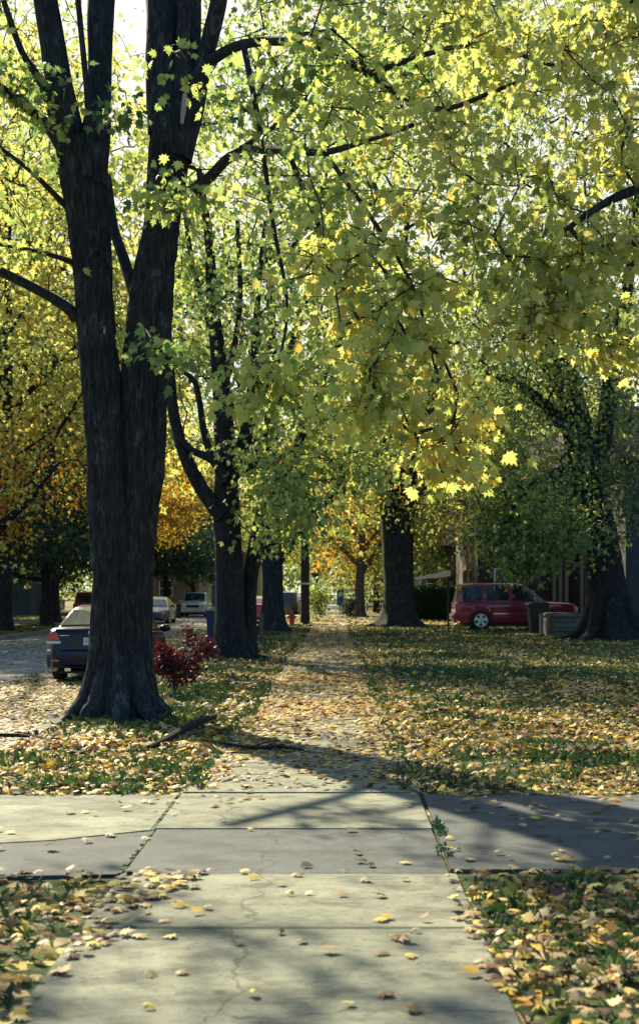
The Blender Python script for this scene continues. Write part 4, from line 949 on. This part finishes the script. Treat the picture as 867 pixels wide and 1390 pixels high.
# silver car facing us far up the street
suv('estate_car', (gx(262,91),93,SZ), R(180), 'silver car facing us across the street beside a dark bin', M['silver_paint'], sc=.98)
suv('van', (gx(128,84),84,SZ), R(0), 'maroon van glimpsed over the navy sedan roof by the big trunk', M['maroon_paint'], sc=1.0)
def small_sedan(name, loc, rz, label, paint):
    c, sf, hw = car(name, loc, rz, label, paint, 4.64, 1.84, zsS, zrS, wfS, .66, 1.42, -1.35)
    side_window(c, sf, -1.0,-.15, slant0=.35); side_window(c, sf, -.08,.75, slant1=-.45)
    slope_glass(c, 'rear_window', zsS, zrS, -1.68, -.85, .68, .54); slope_glass(c, 'windscreen', zsS, zrS, 1.25, .5, .70, .56)
    for x in (.81,-.81):
        for y in (1.42,-1.35): wheel(c, x, y, .33, 1 if x > 0 else -1)
    for s in (1,-1):
        MB().box(min(s*.55,s*.86), max(s*.55,s*.86), -2.33, -2.0, .78, .95).build('tail_light', M['tail'], c, bevel=.015)
        MB().box(min(s*.45,s*.78), max(s*.45,s*.78), 2.0, 2.27, .52, .66).build('headlight', M['lens'], c, bevel=.02)
    mirrors(c, hw, .72, .96, paint)
    return c
small_sedan('saloon_car', (gx(348,74),76,SZ), 0, 'bright red car parked at the kerb behind the forked maple', M['red_paint'])
small_sedan('saloon_car', (gx(205,72),74,SZ), R(180), 'dark teal car across the street, half hidden by the big trunk', M['teal_paint'])
suv('jeep', (gx(387,92),94,SZ), 0, 'dark blue boxy car parked at the kerb beyond the red car', M['teal_paint'])
bpy.data.objects['jeep'].name = 'boxy_car'
small_sedan('saloon_car', (gx(399,106),108,SZ), 0, 'white car parked furthest along the near kerb behind the hydrant', M['silver_paint'])
small_sedan('saloon_car', (gx(42,96),96,.03), R(90), 'pale car parked far off on the left side street', M['silver_paint'])

# ================================================================== STREET FURNITURE
def bin_(loc, rz, label, mat, h=1.05):
    r = empty('trash_bin', loc, label, 'trash bin', rz=rz); k = h/1.05
    MB().add([(-.22*k,-.25*k,.03),(.22*k,-.25*k,.03),(.22*k,.25*k,.03),(-.22*k,.25*k,.03),(-.29*k,-.34*k,.95*k),(.29*k,-.34*k,.95*k),(.29*k,.34*k,.95*k),(-.29*k,.34*k,.95*k)],
             [(3,2,1,0),(4,5,6,7),(0,1,5,4),(1,2,6,5),(2,3,7,6),(3,0,4,7)]).build('body', mat, r, bevel=.03)
    MB().prism([(-.39*k,.95*k),(-.39*k,1.0*k),(-.2*k,1.05*k),(.28*k,1.05*k),(.37*k,.98*k),(.37*k,.95*k)], 'x', -.32*k, .32*k).build('lid', mat, r, bevel=.012)
    MB().box(-.33*k,.33*k,-.37*k,-.33*k,.88*k,.93*k).build('rim_band', mat, r, bevel=.008)
    MB().tube([(-.26*k,.36*k,.97*k),(-.26*k,.43*k,.99*k),(.26*k,.43*k,.99*k),(.26*k,.36*k,.97*k)], .015, 6).build('handle', M['black'], r)
    for s in (1,-1): MB().lathe([(.04,-.03),(.11,-.03),(.11,.03),(.04,.03)], (s*.27*k,.26*k,.11), 18, 'x').build('wheel', M['rubber'], r, smooth=True)
    return r
bin_((gx(292,42.5),42.5,0), R(4), 'dark blue trash bin standing left of the many-stemmed maple', M['bin_blue'])
bin_((gx(240,86),86,SZ), R(10), 'black trash bin at the kerb beside the silver car', M['black'], 1.0)
bin_((gx(729,50.2),50.2,.02), R(-85), 'dark trash bin with wide lid in front of the maroon off-road car', M['bin_grey'], 1.18)
# hydrant
hl = P(396, 848, 63.5); hl[2] = 0
r = empty('fire_hydrant', hl, 'red fire hydrant on the verge left of the path', 'fire hydrant')
MB().lathe([(.17,0),(.17,.05),(.12,.06),(.12,.45),(.15,.47),(.15,.51),(.13,.52),(.12,.60),(.08,.67),(.03,.70),(.03,.75)], n=20).build('barrel', M['hydrant'], r, smooth=True)
for s in (1,-1): MB().lathe([(.06,s*.10),(.06,s*.19),(.045,s*.19),(.045,s*.22)], (0,0,.38), 12, 'x').build('side_cap', M['hydrant'], r, smooth=True)
MB().lathe([(.08,-.10),(.08,-.21),(.06,-.21),(.06,-.24)], (0,0,.36), 14, 'y').build('front_cap', M['hydrant'], r, smooth=True)
# posts and signs
p0 = P(355, 876, 39.7); p0[2] = 0
r = empty('wooden_post', p0, 'short weathered wooden post right of the many-stemmed maple', 'post')
MB().prism([(-.06,-.05),(.055,-.055),(.06,.05),(-.05,.055)], 'z', -.1, .95).build('shaft', M['brown_wood'], r, bevel=.008)
MB().box(-.5,-.06,-.015,.015,.62,.66).build('rail', M['brown_wood'], r)
p0 = P(387, 853, 58); p0[2] = 0
r = empty('yard_sign', p0, 'small yard sign on a thin stake beside the hydrant', 'sign')
MB().box(-.015,.015,-.01,.01,-.05,1.0).build('stake', M['black'], r)
MB().box(-.27,.27,-.03,-.012,.58,1.0).build('sign_panel', M['tan_wood'], r, bevel=.005)
MB().prism([(-.12,.8),(-.05,.88),(.06,.86),(.12,.80),(.04,.76),(-.06,.75)], 'y', -.038, -.0305).build('sign_mark', M['orange'], r)
p0 = P(608, 861, 51); p0[2] = 0
r = empty('metal_post', p0, 'slim dark metal post standing left of the maroon off-road car', 'post')
mb = MB(); mb.prism([(-.035,-.02),(.035,-.02),(.035,.02),(.015,.02),(.015,0),(-.015,0),(-.015,.02),(-.035,.02)], 'z', -.1, 2.15); mb.build('shaft', M['steel'], r)
MB().box(-.045,.045,-.03,.03,2.15,2.19).build('cap', M['steel'], r, bevel=.004)
# utility pole
p0 = P(414, 847, 65); p0[2] = 0
r = empty('utility_pole', p0, 'dark wooden utility pole with a pale band, left of the far path', 'utility pole')
MB().lathe([(.23,-.1),(.22,1),(.17,10)], n=16).build('pole', M['pole_wood'], r, smooth=True)
MB().lathe([(.235,1.95),(.235,2.03)], n=16).build('band', M['white'], r)
MB().box(-1.2,1.2,-.33,-.22,9.1,9.25).build('crossarm', M['pole_wood'], r, bevel=.01)
for x in (-1.0,-.4,.4,1.0): MB().lathe([(.03,9.25),(.05,9.3),(.03,9.36),(.05,9.4),(.02,9.43)], (x,-.275,0), 10).build('insulator', M['rubber'], r)
def wire(a, b, label, sag=.3, rr=.022):
    n = 16; mb = MB(); pts = [np.array(a)*(1-t)+np.array(b)*t+np.array([0,0,-sag*4*t*(1-t)]) for t in np.linspace(0,1,n)]
    mb.tube([q-pts[0] for q in pts], rr, 6); o = mb.build('overhead_wire', M['black']); o.location = pts[0]; tag(o, label, 'wire')
wire(P(414,728,65), P(665,748,78), 'black overhead wire sloping from the pole to the dark houses', .15)
wire(P(414,550,65), P(700,520,60), 'upper overhead wire passing behind the leaves', .5)
# stone planter
r = empty('stone_planter', (gx(740,47.5),47.5,0), 'low grey stone planter wall between the bin and the dark leaning tree', 'planter')
MB().box(0,2.6,0,1.1,-.1,.72).build('wall', M['stone'], r, bevel=.02)
MB().box(-.05,2.65,-.05,1.15,.72,.80).build('coping', M['kerb'], r, bevel=.02)
for x in (-.22,.0): MB().box(x,x+.12,-.14,0-.02,-.05,.84).build('post', M['tan_wood'], r, bevel=.01)
MB().box(.12,2.5,.12,1.0,.79,.84).build('soil', M['moss'], r)
# rail fence far right of the path
r = empty('rail_fence', (gx(498,104),104,0), 'low dark rail fence beyond the pale-trunked tree', 'fence')
for k in range(7): MB().box(k*1.1-.04,k*1.1+.04,-.04,.04,-.1,1.25).build('post', M['slate_siding'], r)
for z in (.4,.75,1.1): MB().box(-.04,6.64,-.062,-.042,z,z+.12).build('rail', M['slate_siding'], r)

# ================================================================== HOUSES
def window(parent, x, y, z, w_, h, face, mat_f='white', sill=True):
    """face: unit dir the window looks to: 'y-' or 'x-'; x,y,z = centre of bottom edge on the wall"""
    fr = MB(); pn = MB(); sl = MB(); t = .07
    def bx(mb, u0, u1, z0, z1, d0, d1):
        if face == 'y-': mb.box(x+u0, x+u1, y-d1, y-d0, z+z0, z+z1)
        else: mb.box(x-d1, x-d0, y+u0, y+u1, z+z0, z+z1)
    bx(fr,-w_/2-t,-w_/2,0,h,.0,.06); bx(fr,w_/2,w_/2+t,0,h,.0,.06); bx(fr,-w_/2-t,w_/2+t,h,h+t,.0,.065); bx(fr,-w_/2,w_/2,h/2-.03,h/2+.03,.01,.05); bx(fr,-w_/2-t,w_/2+t,-t,0,.0,.065)
    f = fr.build('window', M[mat_f], parent)
    bx(pn,-w_/2,w_/2,0,h,-.05,.012); pn.build('pane', M['pane'], f)
    if sill: bx(sl,-w_/2-.12,w_/2+.12,-t-.07,-t,.0,.12); sl.build('sill', M['kerb'], f)
def house(name, loc, label, wx, dy, h, wall, roofm, rh=2.4, group=None, wins=(), side_wins=(), doors=(), ridge='y', chimney=None, trim='white'):
    r = empty(name, loc, label, 'house', group)
    MB().box(0,wx,0,dy,-.3,h).build('wall', wall, r)
    o = .45
    if ridge == 'y':
        tri = [(-o,h-.05),(wx+o,h-.05),(wx+o,h+.1),(wx/2,h+rh),(-o,h+.1)]; rf = MB().prism(tri, 'y', -o, dy+o).build('roof', roofm, r)
    else:
        tri = [(-o,h-.05),(dy+o,h-.05),(dy+o,h+.1),(dy/2,h+rh),(-o,h+.1)]; rf = MB().prism(tri, 'x', -o, wx+o).build('roof', roofm, r)
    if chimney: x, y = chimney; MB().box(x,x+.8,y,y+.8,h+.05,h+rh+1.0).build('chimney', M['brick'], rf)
    for (x, z, w_, hh) in wins: window(r, x, 0, z, w_, hh, 'y-', trim)
    for (y, z, w_, hh) in side_wins: window(r, 0, y, z, w_, hh, 'x-', 'door')
    for (x, w_, hh) in doors:
        d = MB().box(x-w_/2,x+w_/2,-.06,.0-.002,.3,.3+hh).build('door', M['door'], r); MB().lathe([(.03,-.12),(.035,-.09),(.015,-.06)], (x+w_/2-.1,0,1.35), 10, 'y').build('handle', M['chrome'], d)
    return r
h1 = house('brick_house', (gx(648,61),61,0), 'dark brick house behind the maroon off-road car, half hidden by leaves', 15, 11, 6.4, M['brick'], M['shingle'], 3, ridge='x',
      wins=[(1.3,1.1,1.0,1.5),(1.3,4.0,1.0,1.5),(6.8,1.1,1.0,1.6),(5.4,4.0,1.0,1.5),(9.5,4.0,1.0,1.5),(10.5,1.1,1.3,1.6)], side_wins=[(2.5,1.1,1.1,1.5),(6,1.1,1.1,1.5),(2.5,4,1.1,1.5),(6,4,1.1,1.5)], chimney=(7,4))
for x in (3.35,3.62,3.9,4.6): MB().box(x,x+.16,-.5,-.35,0,3.4).build('porch_post', M['tan_wood'], h1, bevel=.01)
MB().box(3.1,5.0,-.6,-.02,3.4,3.65).build('porch_roof', M['shingle'], h1)
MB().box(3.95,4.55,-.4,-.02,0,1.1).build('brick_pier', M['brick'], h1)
MB().lathe([(.05,.1),(.05,6.2)], (4.9,-.08,0), 10).build('downpipe', M['slate_siding'], h1)
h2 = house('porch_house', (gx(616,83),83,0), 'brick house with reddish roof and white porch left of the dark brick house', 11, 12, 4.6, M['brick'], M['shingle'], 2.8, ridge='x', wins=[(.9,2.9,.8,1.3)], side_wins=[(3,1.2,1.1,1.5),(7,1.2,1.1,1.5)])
MB().prism([(-.2,2.55),(-2.3,2.35),(-2.3,2.5),(-.2,2.95)], 'y', .2, 6).build('porch_roof', M['white'], h2)
for y in (.4,3.1,5.8): MB().box(-2.2,-2.03,y,y+.17,.25,2.4).build('porch_post', M['white'], h2)
MB().box(-2.3,-.01,.2,6,-.1,.25).build('porch_floor', M['kerb'], h2)
MB().box(-.9,-.8,.3,.4,.25,2.4).build('porch_post', M['white'], h2)
house('blue_house', (gx(572,118),118,0), 'blue house with a white-trimmed window beyond the hedge', 8, 9, 4.8, M['blue_siding'], M['shingle'], 2.4, wins=[(.9,1.6,.9,1.4),(3,1.6,.9,1.4)], side_wins=[(2,1.4,1,1.4),(5,1.4,1,1.4)])
house('stucco_house', (10.15,46.6,0), 'grey stucco house wall at the right edge behind the leaning tree', 12, 4.4, 6.2, M['stucco'], M['shingle'], 2.2, ridge='x', wins=[(4.6,1.2,1.2,1.5)])
house('yellow_house', (gx(276,140),140,0), 'yellow house with a blue door far beyond the dark blue bin', 6, 9, 4.4, M['cream'], M['shingle'], 2.2, wins=[(4.2,1.2,.9,1.3)])
hy = [o for o in bpy.data.objects if o.name.startswith('yellow_house')][0]
MB().box(.9,1.9,-.08,-.002,.1,2.3).build('door', M['blue_siding'], hy)
house('slate_house', (-33,92,0), 'dark slate-blue house under the trees at far left', 12, 9, 4.4, M['slate_siding'], M['shingle'], 2.4, wins=[(2,1.2,1.1,1.4),(5,1.2,1.1,1.4),(9,1.2,1.1,1.4)])
house('slate_house', (-20.5,122,0), 'tan house glimpsed between the evergreens and the silver car', 8, 9, 4.4, M['tan_wood'], M['shingle'], 2.4, wins=[(2,1.2,1.1,1.4),(5,1.2,1.1,1.4)])
bpy.data.objects['slate_house.001'].name = 'tan_house'
r = empty('garden_shed', (gx(457,150),150,0), 'small bright blue shed with a white corner post at the end of the path', 'shed')
MB().box(0,.75,0,2,-.1,2.1).build('wall', M['blue_siding'], r); MB().box(.76,.95,-.05,.2,-.1,2.3).build('corner_post', M['white'], r); MB().prism([(-.1,2.1),(1.05,2.1),(.45,2.6)],'y',-.1,2.1).build('roof', M['shingle'], r)
